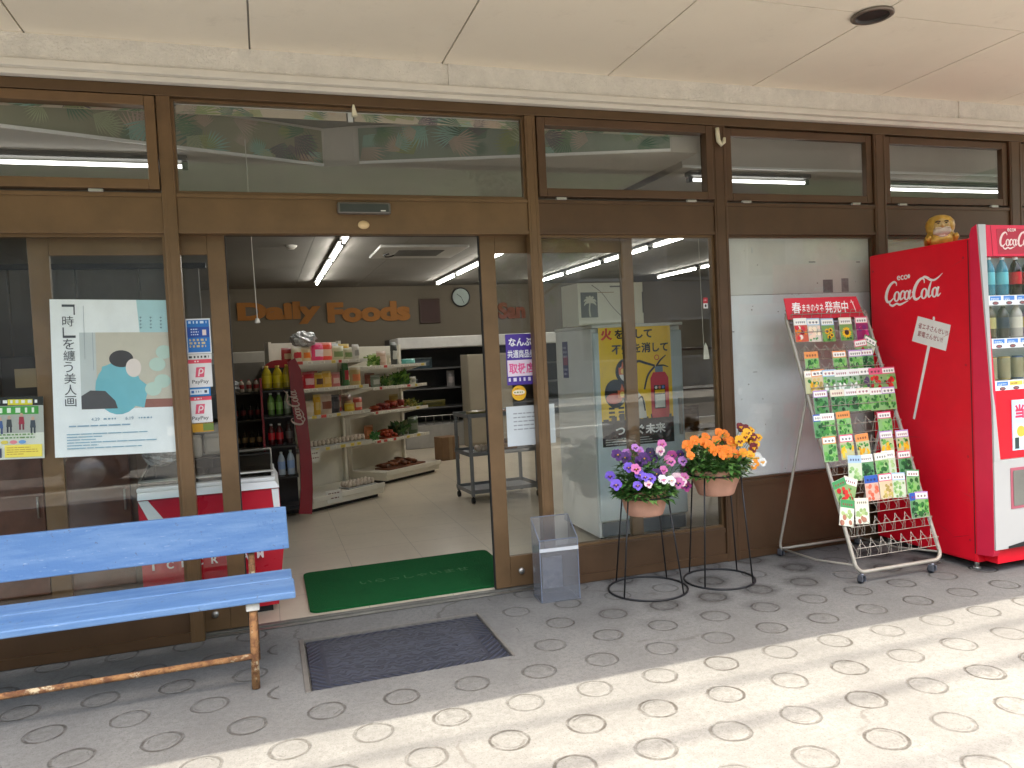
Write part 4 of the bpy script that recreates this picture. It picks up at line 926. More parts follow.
# seed packets
NWD = {1: 'first', 2: 'second', 3: 'third', 4: 'fourth', 5: 'fifth', 6: 'sixth', 7: 'seventh', 8: 'eighth', 9: 'ninth', 10: 'tenth'}
def packet(px, py, w, h, head, kind, label, tilt=0.0, lift=.03, seed=0):
    # px, py: measured centre of the packet
    rn = random.Random(seed * 7 + 5)
    d = _ray(px, py); o0 = rp(XL, 0, lift); tt = ((o0 - CAM).dot(RN)) / d.dot(RN); c = CAM + d * tt
    vv = Vector((0, .13, 1)).normalized(); uu = Vector((1, 0, 0))
    n = uu.cross(vv)
    u2 = (uu * math.cos(tilt) + vv * math.sin(tilt)).normalized(); v2 = n.cross(u2).normalized()
    a = Art(Vector((0, 0, 0)), (1, 0, 0), (0, 0, 1)); t_ = .005
    # thin pillow body
    nu, nv = 5, 6
    for sgn in (0, 1):
        vs = []
        for j in range(nv + 1):
            for i in range(nu + 1):
                fx, fy = i / nu, j / nv; b = math.sin(PI * fx) ** .6 * math.sin(PI * fy) ** .6 if 0 < fx < 1 and 0 < fy < 1 else 0
                vs.append(a.p(-w / 2 + w * fx, -h / 2 + h * fy, 0) + a.n * ((-.0025 - .003 * b) if not sgn else (-.0025 + .0022 * b)))
        fs = [(j * (nu + 1) + i, j * (nu + 1) + i + 1, (j + 1) * (nu + 1) + i + 1, (j + 1) * (nu + 1) + i) for j in range(nv) for i in range(nu)]
        a.mb.add(vs, fs if sgn else [f[::-1] for f in fs], a.mi((238, 236, 226)), True)
    a.k = 8
    hd = h * .30
    a.rect(-w / 2, h / 2 - hd, w, hd, head)
    WH = (246, 244, 236)
    if kind != 'bare': a.rect(-w / 2 + .004, h / 2 - hd + .005, w - .008, hd - .012, WH if rn.random() < .75 else head)
    dk = rn.choice([(40, 60, 44), (70, 40, 40), (40, 40, 70), (150, 40, 60)])
    n_ = rn.choice((3, 4, 5)); cw = (w - .022) / n_
    for i in range(n_):                          # heading too small to read: a few strokes per character
        x0 = -w / 2 + .011 + cw * i; y0 = h / 2 - hd + .012
        a.rect(x0 + cw * .12, y0 + .002, cw * .72, .0028, dk, True); a.rect(x0 + cw * .4, y0 - .002, cw * .18, .013, dk, True); a.rect(x0 + cw * .15, y0 + .0075, cw * .66, .0025, dk, True)
        a.k += 1
    y0, y1 = -h / 2, h / 2 - hd
    PH = y1 - y0
    bgc = {'leaf': (140, 186, 120), 'dleaf': (96, 150, 100), 'red': (140, 170, 110), 'root': (150, 178, 150), 'gold': (196, 196, 150), 'flower': (214, 206, 190), 'sun': (120, 160, 90), 'mix': (206, 96, 70), 'mag': (150, 40, 100), 'pale': (206, 216, 190), 'bare': (222, 226, 206), 'purp': (120, 140, 110), 'pinkroot': (224, 178, 160), 'peach': (220, 196, 160)}[kind]
    a.rect(-w / 2, y0, w, PH, bgc)
    def scat(cols, n, rmin, rmax, ylo=0.0, yhi=1.0, asp=1.0):
        for i in range(n):
            rr = rn.uniform(rmin, rmax); x = rn.uniform(-w / 2 + rr, w / 2 - rr); y = y0 + rr * asp + (PH - 2 * rr * asp) * rn.uniform(ylo, yhi)
            a.ell(x, y, rr, rr * asp, rn.choice(cols), 9, rn.uniform(-.6, .6))
    G = [(48, 118, 52), (74, 150, 66), (106, 176, 82), (40, 98, 46), (140, 196, 106)]
    if kind == 'leaf': scat(G, 26, .006, .013, 0, 1, 1.1)
    if kind == 'dleaf': scat([(26, 84, 44), (38, 108, 52), (18, 62, 34), (70, 140, 66)], 24, .007, .014)
    if kind == 'red': scat(G, 12, .006, .012); scat([(190, 26, 32), (214, 50, 42), (168, 18, 28)], 9, .009, .015)
    if kind == 'root': scat(G, 12, .006, .011, .45, 1); scat([(236, 238, 230), (224, 230, 222)], 6, .007, .010, 0, .5, 1.7)
    if kind == 'gold': scat(G, 10, .006, .012, .5, 1); scat([(240, 186, 30), (226, 160, 22), (246, 206, 70)], 7, .006, .009, .1, .7, 2.4)
    if kind == 'pinkroot': scat([(226, 120, 92), (236, 150, 120), (214, 98, 70)], 14, .008, .013)
    if kind == 'peach': scat([(196, 178, 96), (216, 190, 120), (172, 150, 80)], 14, .007, .012)
    if kind == 'bare': scat([(150, 176, 110), (176, 196, 130)], 8, .008, .014, .4, 1); scat([(160, 96, 80), (176, 120, 96)], 5, .009, .013, 0, .5, 1.3)
    if kind == 'purp': scat(G, 12, .006, .012); scat([(60, 50, 80), (84, 66, 100)], 5, .009, .013, 0, 1, 1.8)
    if kind == 'pale': scat([(150, 190, 120), (176, 206, 140), (120, 168, 96)], 16, .006, .012)
    if kind == 'mix': scat([(214, 40, 60), (240, 140, 40), (140, 20, 40), (238, 226, 210), (200, 30, 110)], 12, .010, .016)
    if kind == 'flower': scat([(246, 214, 190), (240, 190, 176), (250, 230, 200)], 8, .010, .016); scat([(90, 150, 90)], 4, .005, .008, 0, .25)
    if kind == 'mag': scat([(200, 34, 110), (224, 70, 150), (160, 20, 92), (120, 40, 110)], 13, .010, .017)
    if kind == 'sun':
        for (sx, sy, sr) in (((0, .0, .032),) if seed % 2 else ((-.010, .012, .017), (.014, .018, .015), (0, -.022, .016), (.016, -.012, .014))):
            for q in range(14): a.ell(sx + sr * .68 * math.cos(2 * PI * q / 14), y0 + PH / 2 + sy + sr * .68 * math.sin(2 * PI * q / 14), sr * .40, sr * .17, rn.choice([(248, 196, 20), (240, 176, 16)]), 8, 2 * PI * q / 14)
            a.ell(sx, y0 + PH / 2 + sy, sr * .50, sr * .50, (70, 36, 20))
        scat(G, 5, .005, .009, 0, .1)
    ob = a.build('seed_packet', None, label, 'seed packet', 'seed packets on the wire rack')
    ob.matrix_world = Matrix(((u2.x, -n.x, v2.x, c.x), (u2.y, -n.y, v2.y, c.y), (u2.z, -n.z, v2.z, c.z), (0, 0, 0, 1)))
    return ob
WHT, CRM, ORG, PNK, LBL, VIO, GRN, BLU = (240, 240, 236), (236, 226, 204), (232, 150, 84), (226, 96, 130), (170, 200, 226), (186, 150, 206), (70, 150, 90), (46, 92, 180)
PK = [ # px, py, w, h, head, kind, wording, tilt
 (801, 330, WHT, 'mix', 'packet of mixed red and orange flowers under the red header sign', 0), (814, 330, LBL, 'flower', 'packet of pale cream flowers between red and sunflower packets', 0), (828, 330, LBL, 'sun', 'packet with one large sunflower in the top row', 0), (846, 329, CRM, 'sun', 'packet with several small sunflowers in the top row', 0), (862, 328, PNK, 'mag', 'magenta flower packet at the end of the top row', 0), (868, 348, GRN, 'pale', 'tilted green and white packet hanging by the right rail near the top', -.5), (862, 351, PNK, 'red', 'pink headed packet lying below the magenta flower packet', .1),
 (812, 363, ORG, 'leaf', 'lone orange headed leaf packet at left of the second row', 0), (840, 362, ORG, 'leaf', 'orange headed leaf packet beside the mauve one in the second row', 0), (856, 361, VIO, 'leaf', 'mauve headed leaf packet in the middle of the second row', 0), (867, 360, VIO, 'dleaf', 'dark leaf packet ending the second row', 0),
 (812, 382, CRM, 'gold', 'cream headed packet at the left end of the third row', 0), (819, 381, ORG, 'peach', 'orange headed packet overlapping the left end of the third row', .04), (830, 381, LBL, 'root', 'pale blue packet between orange and white ones in the third row', 0), (842, 381, WHT, 'root', 'white radish packet left of centre in the third row', 0), (855, 380, WHT, 'root', 'white root packet in the middle of the third row', 0), (866, 379, WHT, 'purp', 'white headed purple root packet in the third row', 0), (876, 379, PNK, 'red', 'bright red vegetable packet in the third row', 0), (889, 378, PNK, 'red', 'pink headed red packet by the right rail in the third row', 0),
 (821, 402, VIO, 'dleaf', 'mauve headed dark leaf packet at left of the fourth row', 0), (838, 401, CRM, 'dleaf', 'cream headed dark leaf packet in the fourth row', 0), (852, 400, WHT, 'dleaf', 'white headed dark leaf packet in the fourth row', 0), (864, 399, CRM, 'leaf', 'cream headed bright leaf packet in the fourth row', 0), (877, 399, WHT, 'leaf', 'white headed bright leaf packet in the fourth row', 0), (889, 398, VIO, 'leaf', 'mauve headed leaf packet by the right rail in the fourth row', 0),
 (821, 426, BLU, 'dleaf', 'dark packet half hidden at left of the fifth row', 0), (828, 425, WHT, 'leaf', 'white headed leaf packet in the fifth row', 0), (844, 423, ORG, 'leaf', 'orange headed leaf packet in the fifth row', 0.03), (885, 423, PNK, 'leaf', 'pink striped leaf packet alone at right of the fifth row', 0),
 (830, 449, ORG, 'leaf', 'tall orange headed leaf packet at left of the sixth row', 0), (847, 447, PNK, 'gold', 'pink headed yellow vegetable packet in the sixth row', 0), (863, 446, ORG, 'gold', 'orange headed yellow vegetable packet in the sixth row', .05), (887, 443, VIO, 'gold', 'mauve headed packet of yellow carrots at right of the sixth row', 0), (903, 442, VIO, 'gold', 'packet of orange carrots by the right rail in the sixth row', 0),
 (855, 468, LBL, 'pale', 'pale blue headed packet tilted in the seventh row', -.08), (867, 467, WHT, 'dleaf', 'white headed dark leaf packet in the seventh row', 0), (882, 465, CRM, 'leaf', 'cream headed leaf packet right of centre in the seventh row', 0), (889, 463, WHT, 'pale', 'pale packet overlapping its neighbour in the seventh row', 0), (905, 463, PNK, 'dleaf', 'pink headed dark leaf packet by the right rail in the seventh row', 0),
 (842, 492, GRN, 'red', 'red tomato packet leaning left in the eighth row', .25), (849, 490, CRM, 'red', 'red tomato packet fanned over another in the eighth row', -.35), (872, 488, BLU, 'pinkroot', 'blue topped packet of pinkish roots in the eighth row', 0), (886, 486, PNK, 'peach', 'packet of beige roots in the eighth row', 0), (899, 485, LBL, 'pale', 'light green packet in the eighth row', -.06), (913, 482, GRN, 'leaf', 'green leaf packet by the right rail in the eighth row', -.1),
 (847, 513, GRN, 'bare', 'white and green packet with brown roots in the lowest row at left', -.22), (862, 511, CRM, 'bare', 'pale packet with green roots in the lowest row', -.08), (917, 505, BLU, 'dleaf', 'dark blue topped packet half hidden low on the right rail', 0), (922, 504, VIO, 'leaf', 'leaf packet alone low on the right rail', -.06)]
for i, (px, py, hd, kd, lb, ti) in enumerate(PK):
    big = i < 7; big2 = i >= 29
    packet(px, py, .090 if big or big2 else .095, .138 if big else (.138 if big2 else .130), hd, kd, lb, ti, .030 + .0012 * (i % 5), i)

# ================================================================== vending machine
VX0, VX1 = 3.620, 4.66
vm = thing('vending_machine', 'red and white drinks vending machine beside the seed rack', 'vending machine')
mb = MB(); mb.box(VX0, VX1, -.800, -.095, .045, 1.800, bev=.010); mb.box(VX0 + .002, VX1 - .002, -.806, -.10, .042, .085, bev=.006)
body = mb.build('body', REDV, vm)
mb = MB(); mb.box(VX0 - .001, VX1 + .001, -.795, -.79, .09, 1.79); mb.build('door_gap', M('dark_gap', (.10, .004, .008), .6), vm)
def yf(z): return -.845 - .062 * min(1, max(0, (1.86 - z) / .95))     # front of the door bulges towards the bottom
prof = [(-.8025, .088), (-.8025, 1.815), (-.815, 1.85), (yf(1.865), 1.865), (yf(1.4), 1.4), (yf(.95), .95), (-.907, .5), (-.905, .12), (-.895, .098)]
for x0, x1, nm in ((VX0 + .001, VX0 + .040, 'door_side'), (VX1 - .06, VX1 - .001, 'door_side')):
    mb = MB(); mb.prism([(y, z) for y, z in prof][::-1], (x0, 0, 0), (0, 1, 0), (0, 0, 1), x1 - x0); mb.build(nm, REDV2, vm)
dx0, dx1 = VX0 + .041, VX1 - .061
def slab(z0, z1, mat, nm, x0=dx0, x1=dx1, dep=.05, out=0.0, parent=vm):
    mb = MB(); mb.hexa([(x0, yf(z0) - out, z0), (x1, yf(z0) - out, z0), (x1, yf(z0) + dep, z0), (x0, yf(z0) + dep, z0)], [(x0, yf(z1) - out, z1), (x1, yf(z1) - out, z1), (x1, yf(z1) + dep, z1), (x0, yf(z1) + dep, z1)]); return mb.build(nm, mat, parent)
# white bezel on the left edge: wide at the top, a line at the middle, wide again below
WB = M('bezel_white', (.46, .46, .45), .35, 0, .03, 4)
def bez(z):
    return .054 if z > 1.855 else (.010 + .044 * (z - .98) / .88 if z > .98 else .010 + .036 * min(1, (.98 - z) / .37))
zs = [1.864, 1.7, 1.5, 1.3, 1.15, .98, .9, .8, .7, .61]
mb = MB()
for z1, z0 in zip(zs, zs[1:]):
    mb.hexa([(VX0 + .003, yf(z0) - .010, z0), (VX0 + bez(z0), yf(z0) - .010, z0), (VX0 + bez(z0), yf(z0), z0), (VX0 + .003, yf(z0), z0)], [(VX0 + .003, yf(z1) - .010, z1), (VX0 + bez(z1), yf(z1) - .010, z1), (VX0 + bez(z1), yf(z1), z1), (VX0 + .003, yf(z1), z1)])
mb.build('bezel', WB, vm)
slab(1.695, 1.862, REDV2, 'header_panel', dep=.04)
slab(.615, .980, REDV, 'lower_panel', dep=.06)
lower = slab(.135, .613, WB, 'door_panel', VX0 + .003, dx1, .06, .008)
mb = MB(); mb.box(VX0 + .05, VX1 - .05, -.885, -.80, .05, .13); mb.build('plinth', REDV, vm)
m = MB(); m.prism([(0, .0), (.0, .012), (.15, .03), (.4, .055), (.7, .055), (.86, .012), (.86, 0)], (VX0 + .09, -.917, .1355), (1, 0, 0), (0, 0, 1), .002); m.build('bottom_scoop', BLACKGAP, vm)
# display recess, floor of each shelf, labels and buttons
mb = MB(); mb.box(dx0, dx1, -.8035, -.8010, .985, 1.69); mb.build('display_back', M('display_back', (.55, .60, .66), .5), vm)
rowz = [(1.485, 1.695), (1.255, 1.452), (1.03, 1.225)]
for ri, (z0, z1) in enumerate(rowz):
    y = yf(z0 - .02)
    a = Art((dx0, y - .001, z0 - .052), (1, 0, 0), (0, 0, 1)); W = dx1 - dx0
    a.slab(W, .052, .05, (232, 234, 236))
    for k in range(10):
        x = .012 + k * .096
        if not (ri == 2 and 1 <= k <= 2): a.rect(x, .026, .078, .022, (70, 130, 206)); a.lines(x + .008, .034, .06, 2, .007, .004, (220, 232, 246))
        else: a.rect(x - .006, .026, .09, .022, (236, 206, 90)); a.lines(x, .033, .07, 1, .007, .006, (120, 60, 30))
        a.ell(x + .039, .011, .022, .009, (64, 66, 74)); a.ell(x + .039, .0112, .015, .006, (150, 90, 90))
    a.build('button_strip', vm)
mb = MB(); mb.hexa([(VX0 + .02, yf(.985) + .001, .985), (dx1, yf(.985) + .001, .985), (dx1, yf(.985) + .005, .985), (VX0 + .02, yf(.985) + .005, .985)], [(VX0 + .055, yf(1.69) + .001, 1.69), (dx1, yf(1.69) + .001, 1.69), (dx1, yf(1.69) + .005, 1.69), (VX0 + .055, yf(1.69) + .005, 1.69)])
mb.build('display_glass', GLASS, vm)
# header lettering, poster, delivery slot
hv = Vector((0, yf(1.862) - yf(1.695), .167)).normalized()
a = Art((dx0, yf(1.695) - .0005, 1.695), (1, 0, 0), hv)
a.rect(.058, .0, .003, .165, (110, 8, 24)); a.rect(.098, .012, .30, .135, (178, 26, 52)); a.coke(.112, .045, .26, (236, 206, 200), True); a.rect(.42, .012, .50, .135, (178, 26, 52)); a.build('logo_panel', vm)
a = Art((3.765, yf(.66) - .003, .655), (1, 0, 0), (0, 0, 1)); a.slab(.42, .27, .004, (196, 222, 240)); a.rect(.012, .02, .396, .12, (226, 236, 226)); a.text('当', .02, .17, .075, (226, 60, 96), bold=.05)
a.ell(.06, .10, .03, .03, (240, 190, 70)); a.ell(.12, .07, .04, .03, (90, 160, 90)); a.rect(.015, .008, .03, .06, (40, 60, 60)); a.lines(.17, .12, .2, 4, .024, .010, (90, 110, 160)); a.build('advert_panel', vm)
m = MB(); m.box(3.735, 4.30, -.9185, -.9155, .345, .565, bev=.006); sl = m.build('delivery_slot', M('slot_rim', (.42, .10, .14), .4), vm)
m = MB(); m.box(3.75, 4.285, -.9215, -.919, .36, .55, bev=.004); m.build('slot_flap', M('smoky_flap', (.16, .16, .14), .15, 0, .2, 5), sl)
for x in (VX0 + .03, VX1 - .05):
    for y in (-.775, -.16):
        m = MB(); m.tube([(x, y, .05), (x, y, .012)], .012, 10); m.tube([(x, y, .012), (x, y, .001)], .020, 10); m.build('foot', CHROME, vm)
# side artwork: script lettering and the placard
sx = VX0 - .0008
a = Art((sx, 0, 0), (0, -1, 0), (0, 0, 1), .00008)
p = atx(885, 303, VX0); q = atx(941, 300, VX0)
a.coke(-p.y, p.z - .012, (p.y - q.y) * 1.02, (244, 238, 236), True)
a.build('side_logo', vm); a = Art((sx, 0, 0), (0, -1, 0), (0, 0, 1), .00008); WHM = (238, 236, 232)
c = [atx(x, y, VX0) for x, y in ((912, 341), (946, 351), (951, 325), (918, 316))]
a.poly([(-v.y, v.z) for v in c], WHM)
b0, b1 = atx(929, 346, VX0), atx(914, 419, VX0)
a.ribbon([(-b0.y, b0.z, .020), (-(b0.y + b1.y) / 2, (b0.z + b1.z) / 2, .018), (-b1.y, b1.z, .016)], WHM)
nb = atx(934, 318.5, VX0); a.ell(-nb.y, nb.z, .008, .012, WHM)
sl_ = math.atan2(c[1].z - c[0].z, -(c[1].y - c[0].y))
t1 = atx(918, 328, VX0); a.text('省エネさんせい!!', -t1.y, t1.z, .034, (150, 60, 60), w=.205, rot=sl_, bold=.01)
t2 = atx(917.5, 336, VX0); a.text('節電さんせい!!', -t2.y, t2.z, .034, (150, 60, 60), w=.175, rot=sl_, bold=.01)
a.build('placard', vm); a = Art((sx, 0, 0), (0, -1, 0), (0, 0, 1), .00008); rv = random.Random(77)
for k in range(16):                        # scuffs and scratches
    y_, z_ = rv.uniform(.14, .74), rv.uniform(.12, 1.2) if k < 12 else rv.uniform(1.2, 1.7); L_ = rv.uniform(.02, .12); an = rv.gauss(0, .35)
    a.ribbon([(y_, z_, .0008), (y_ + L_ * .5 * math.cos(an), z_ + L_ * .5 * math.sin(an) + rv.uniform(-.004, .004), .0022), (y_ + L_ * math.cos(an), z_ + L_ * math.sin(an), .0006)], rv.choice([(192, 50, 58), (150, 12, 26), (184, 42, 50)]))
for y_ in (.125, .765):
    for z_ in (.16, .62, 1.12, 1.70): a.ell(y_, z_, .006, .006, (120, 10, 22), 12); a.ell(y_, z_, .0045, .0045, (196, 30, 44), 12)
a.build('wear', vm)
# drinks in the display
def bottle_mb(r, h, can=False):
    m = MB()
    if can: m.lathe([(r * .86, 0), (r, .008), (r, h * .93), (r * .84, h), (r * .80, h - .004)], 20, mis=[1, 0, 1, 1]); return m
    m.lathe([(r * .9, 0), (r, .008), (r, h * .28), (r, h * .60), (r * .97, h * .66), (r * .72, h * .80), (r * .36, h * .90), (r * .34, h * .93)], 20, mis=[0, 0, 1, 0, 0, 0, 0]); return m
BPROT = {}
def drink(r, h, liq, lab, cap, loc, label, cat='drink bottle', group=None, can=False):
    key = (r, h, liq, lab, cap, can)
    if key not in BPROT:
        m = bottle_mb(r, h, can); o = m.build('drink_can' if can else 'drink_bottle', [P(liq, .20), P(lab, .35)])
        if not can:
            k = MB(); k.lathe([(r * .40, h * .925), (r * .42, h * .935), (r * .42, h * .985), (r * .38, h)], 14); k.build('cap', P(cap, .4), o)
        BPROT[key] = o
    else: o = dup(BPROT[key], (0, 0, 0))
    o.location = loc; return tag(o, label, cat, group)
ORD = ['first', 'second', 'third', 'fourth', 'fifth', 'sixth', 'seventh', 'eighth', 'ninth']
rows = [('top', .205, [((60, 130, 150), (110, 190, 200)), ((60, 130, 150), (110, 190, 200)), ((40, 16, 14), (190, 24, 40)), ((40, 16, 14), (190, 24, 40)), ((210, 224, 214), (90, 170, 90)), ((180, 130, 40), (236, 200, 80)), ((40, 16, 14), (60, 60, 66)), ((200, 220, 230), (80, 140, 210)), ((230, 190, 90), (240, 150, 50))], False),
        ('middle', .185, [((96, 84, 60), (190, 180, 120)), ((74, 66, 60), (60, 66, 80)), ((190, 180, 170), (226, 216, 200)), ((190, 150, 190), (226, 190, 90)), ((120, 180, 210), (70, 160, 210)), ((90, 60, 30), (150, 30, 30)), ((100, 150, 90), (70, 120, 70)), ((200, 200, 190), (220, 90, 60)), ((60, 50, 40), (190, 170, 130))], False),
        ('bottom', .125, [((150, 140, 110), (176, 150, 84)), ((150, 140, 110), (176, 150, 84)), ((150, 140, 110), (60, 76, 110)), ((150, 140, 110), (190, 170, 110)), ((150, 140, 110), (90, 60, 40)), ((150, 140, 110), (180, 40, 40)), ((150, 140, 110), (210, 190, 150)), ((150, 140, 110), (70, 90, 60)), ((150, 140, 110), (60, 60, 60))], True)]
for (rn_, h, items, can), (z0, z1) in zip(rows, rowz):
    for k, (liq, lab) in enumerate(items):
        drink(.030, h, liq, lab, (230, 228, 226), (dx0 + .052 + .096 * k, -.834, z0 + .002), '%s drink from the left in the %s row of the vending machine' % (ORD[k], rn_), 'drink can' if can else 'drink bottle', 'drinks in the vending machine', can)

# gold figurine on the machine
fg = atx(940.5, 243, VX0 + .17)
t = thing('figurine', 'small gold figurine of a hooded bearded man on the vending machine', 'figurine', (VX0 + .17, fg.y, 1.800), math.radians(-38)); t.scale = (1.12, 1.12, 1.08)
GOLD = M('gold_glaze', (.56, .33, .055), .32, .25, .35, 22, .25, 40); PALE = M('pale_glaze', (.66, .58, .46), .45, 0, .12, 30, .4, 60)
m = MB(); m.lathe([(.060, 0), (.074, .012), (.078, .045), (.066, .07), (.060, .078), (.066, .092), (.069, .115), (.064, .140), (.048, .160), (.024, .171), (.002, .174)], 28, capt=False)
for v in range(len(m.v)): x, y, z = m.v[v]; m.v[v] = (x, y * .86, z)
m.build('robe', GOLD, t)
m = MB(); m.blob((0, -.036, .112), .042, .030, .040, 16, 10); m.blob((0, -.070, .106), .009, .012, .011, 8, 6); m.blob((-.024, -.055, .097), .014, .012, .012, 8, 6); m.blob((.024, -.055, .097), .014, .012, .012, 8, 6); m.build('face', M('bronze_face', (.60, .40, .16), .4, .15, .15, 30), t)
m = MB()
for sgn in (-1, 1):
    m.tube([(sgn * .030, -.058, .128), (sgn * .020, -.066, .133), (sgn * .009, -.066, .129)], .0032, 6); m.blob((sgn * .018, -.064, .121), .006, .004, .003, 8, 5)
m.build('eyes', M('painted_dark', (.05, .03, .02), .5), t)
m = MB(); m.blob((0, -.052, .078), .044, .026, .026, 16, 9, .06); m.blob((-.018, -.068, .094), .018, .008, .006, 8, 6); m.blob((.018, -.068, .094), .018, .008, .006, 8, 6); m.blob((0, -.05, .056), .026, .02, .018, 12, 7, .06); m.build('beard', PALE, t)
m = MB(); m.tube([(.052, -.03, .02), (.066, -.045, .05), (.06, -.05, .062)], [.016, .014, .010], 8); m.tube([(-.052, -.03, .02), (-.064, -.045, .045), (-.05, -.055, .055)], [.016, .014, .010], 8); m.build('sleeve', GOLD, t)
m = MB(); m.blob((.062, .0, .045), .022, .026, .03, 10, 7); m.build('sack', M('pewter_glaze', (.22, .23, .25), .4, .3), t)

# ================================================================== things stuck to the glass
def sheet(px, Y, name, label, cat, bg, group=None):    # px: four measured corners tl, tr, br, bl -> an upright sheet
    tl, tr, br, bl = [at(x, y, Y) for x, y in px]
    w = ((tr - tl).length + (br - bl).length) / 2; h = ((tl - bl).length + (tr - br).length) / 2
    o = Vector((min(bl.x, bl.x), Y, (bl.z + br.z) / 2)); u = Vector((w, 0, (br.z - bl.z))).normalized(); v = Vector((-u.z, 0, u.x))
    a = Art(o, u, v); a.slab(w, h, .0006, bg); return a, w, h
YL = .0032
def stick(a, nm, label, cat, group=None): return a.build(nm, None, label, cat, group)
# exhibition poster (its picture is replaced by plain areas of the same colours)
a, w, h = sheet([(45, 299), (167, 297), (177, 450), (55, 456)], YL, 'p', '', '', (242, 245, 246))
a.poly([(w * .70, h), (w * .98, h), (w * .99, h * .79), (w * .72, h * .79)], (178, 216, 222))
a.rect(w * .225, h * .30, w * .775, h * .49, (206, 198, 182)); a.rect(w * .225, h * .30, w * .13, h * .49, (200, 206, 206)); a.rect(w * .33, h * .55, w * .004, h * .24, (150, 160, 170))
a.rect(w * .72, h * .30, w * .28, h * .055, (150, 96, 84))
a.ell(w * .53, h * .43, w * .19, h * .17, (118, 188, 202)); a.poly([(w * .36, h * .36), (w * .74, h * .30), (w * .78, h * .44), (w * .52, h * .60), (w * .40, h * .57)], (118, 188, 202))
a.poly([(w * .225, h * .30), (w * .52, h * .30), (w * .50, h * .35), (w * .42, h * .415), (w * .30, h * .42), (w * .225, h * .385)], (84, 82, 86))
a.ell(w * .56, h * .62, w * .10, h * .055, (58, 54, 56)); a.ell(w * .66, h * .56, w * .065, h * .06, (226, 214, 206))
for (qx, qy) in ((.86, .58), (.90, .47), (.82, .42), (.92, .66)): a.ell(w * qx, h * qy, w * .07, h * .045, (184, 208, 196))
a.vtext('﹁時﹂を纏う美人画', w * .095, h * .968, h * .066, (70, 74, 80), gap=.10)
for q_ in (.892, .807, .722):               # three short upright columns of print too small to read
    for k in range(4): a.rect(w * q_, h * (.885 - .022 * k), w * .018, h * .004, (110, 130, 140), True); a.rect(w * (q_ + .007), h * (.878 - .022 * k), w * .004, h * .014, (110, 130, 140), True); a.k += 1
a.rect(w * .265, h * .62, w * .003, h * .34, (130, 140, 150));
a.text('4.29', w * .30, h * .225, h * .020, (110, 140, 160)); a.text('6.19', w * .58, h * .225, h * .020, (110, 140, 160)); a.lines(w * .40, h * .23, w * .15, 1, .02, .007, (130, 160, 180)); a.lines(w * .69, h * .23, w * .12, 1, .02, .007, (130, 160, 180))
a.lines(w * .12, h * .19, w * .6, 1, .02, .006, (140, 170, 190)); a.lines(w * .10, h * .14, w * .75, 6, h * .018, h * .006, (140, 176, 196), lo=.3)
stick(a, 'poster', 'large white exhibition poster with a beige and teal picture on left window', 'poster')
# sports flyer
a, w, h = sheet([(-8, 398), (41, 394), (45, 457), (-5, 459)], YL, 'p', '', '', (222, 224, 210))
a.rect(0, h * .42, w, h * .58, (176, 178, 170)); a.rect(0, h * .86, w, h * .14, (30, 34, 30)); a.rect(w * .28, h * .87, w * .5, h * .09, (226, 214, 60)); a.rect(0, h * .72, w * .9, h * .13, (70, 160, 66)); a.lines(w * .04, h * .90, w * .9, 1, .03, h * .05, (240, 240, 240), lo=.9, seg=9); a.lines(w * .08, h * .745, w * .8, 1, .03, h * .08, (236, 244, 230), lo=.9, seg=7)
for (qx, qy, hc, cc) in ((.30, .52, (60, 66, 70), (40, 44, 60)), (.55, .56, (150, 40, 60), (110, 30, 50)), (.78, .50, (60, 70, 80), (50, 60, 70)), (.12, .50, (60, 90, 140), (50, 70, 110))):
    a.ell(w * qx, h * (qy + .15), w * .035, h * .03, (196, 160, 140)); a.poly([(w * (qx - .06), h * qy), (w * (qx + .06), h * qy), (w * (qx + .045), h * (qy + .12)), (w * (qx - .045), h * (qy + .12))], hc); a.rect(w * (qx - .05), h * (qy - .09), w * .035, h * .09, cc); a.rect(w * (qx + .015), h * (qy - .09), w * .035, h * .09, cc)
a.lines(w * .04, h * .385, w * .9, 2, h * .05, h * .022, (110, 150, 90), lo=.8, seg=8)
for qx, cc in ((.2, (214, 196, 80)), (.38, (220, 130, 140)), (.56, (110, 160, 214))): a.ell(w * qx, h * .275, w * .075, h * .03, cc)
a.rect(w * .2, h * .03, w * .76, h * .2, (238, 220, 92)); a.rect(w * .02, h * .03, w * .12, h * .15, (70, 76, 96)); a.lines(w * .24, h * .18, w * .7, 4, h * .035, h * .012, (190, 150, 60))
stick(a, 'flyer', 'yellow and green sports class flyer left of the exhibition poster', 'flyer')
YD = .0462
def dsheet(x0, y0, x1, y1, bg, Y=YD):
    tl, br = at(x0, y0, Y), at(x1, y1, Y); tr, bl = at(x1 - 1, y0, Y), at(x0 + 1, y1, Y)
    w = br.x - tl.x - .004; h = tl.z - br.z; a = Art((tl.x + .004, Y, br.z), *FX); a.slab(w, h, .0006, bg); return a, w, h
a, w, h = dsheet(184, 319, 212, 353, (232, 236, 240)); a.rect(w * .05, h * .04, w * .9, h * .92, (40, 120, 200)); a.rect(w * .05, h * .46, w * .9, h * .3, (34, 80, 170)); a.lines(w * .12, h * .86, w * .76, 1, .02, h * .07, (214, 230, 250), lo=.95); a.lines(w * .2, h * .68, w * .34, 3, h * .075, h * .03, (220, 232, 250), lo=.7); a.rect(w * .66, h * .52, w * .16, h * .16, (236, 220, 216)); a.lines(w * .12, h * .36, w * .76, 3, h * .09, h * .06, (214, 196, 150), lo=.8)
stick(a, 'sticker', 'blue payment sticker at the top of the row on the left door leaf', 'sticker', 'stickers on the left door leaf')
a, w, h = dsheet(185, 354.5, 212, 359.5, (222, 222, 220)); a.lines(w * .1, h * .35, w * .8, 1, .01, h * .34, (70, 70, 70), lo=.95)
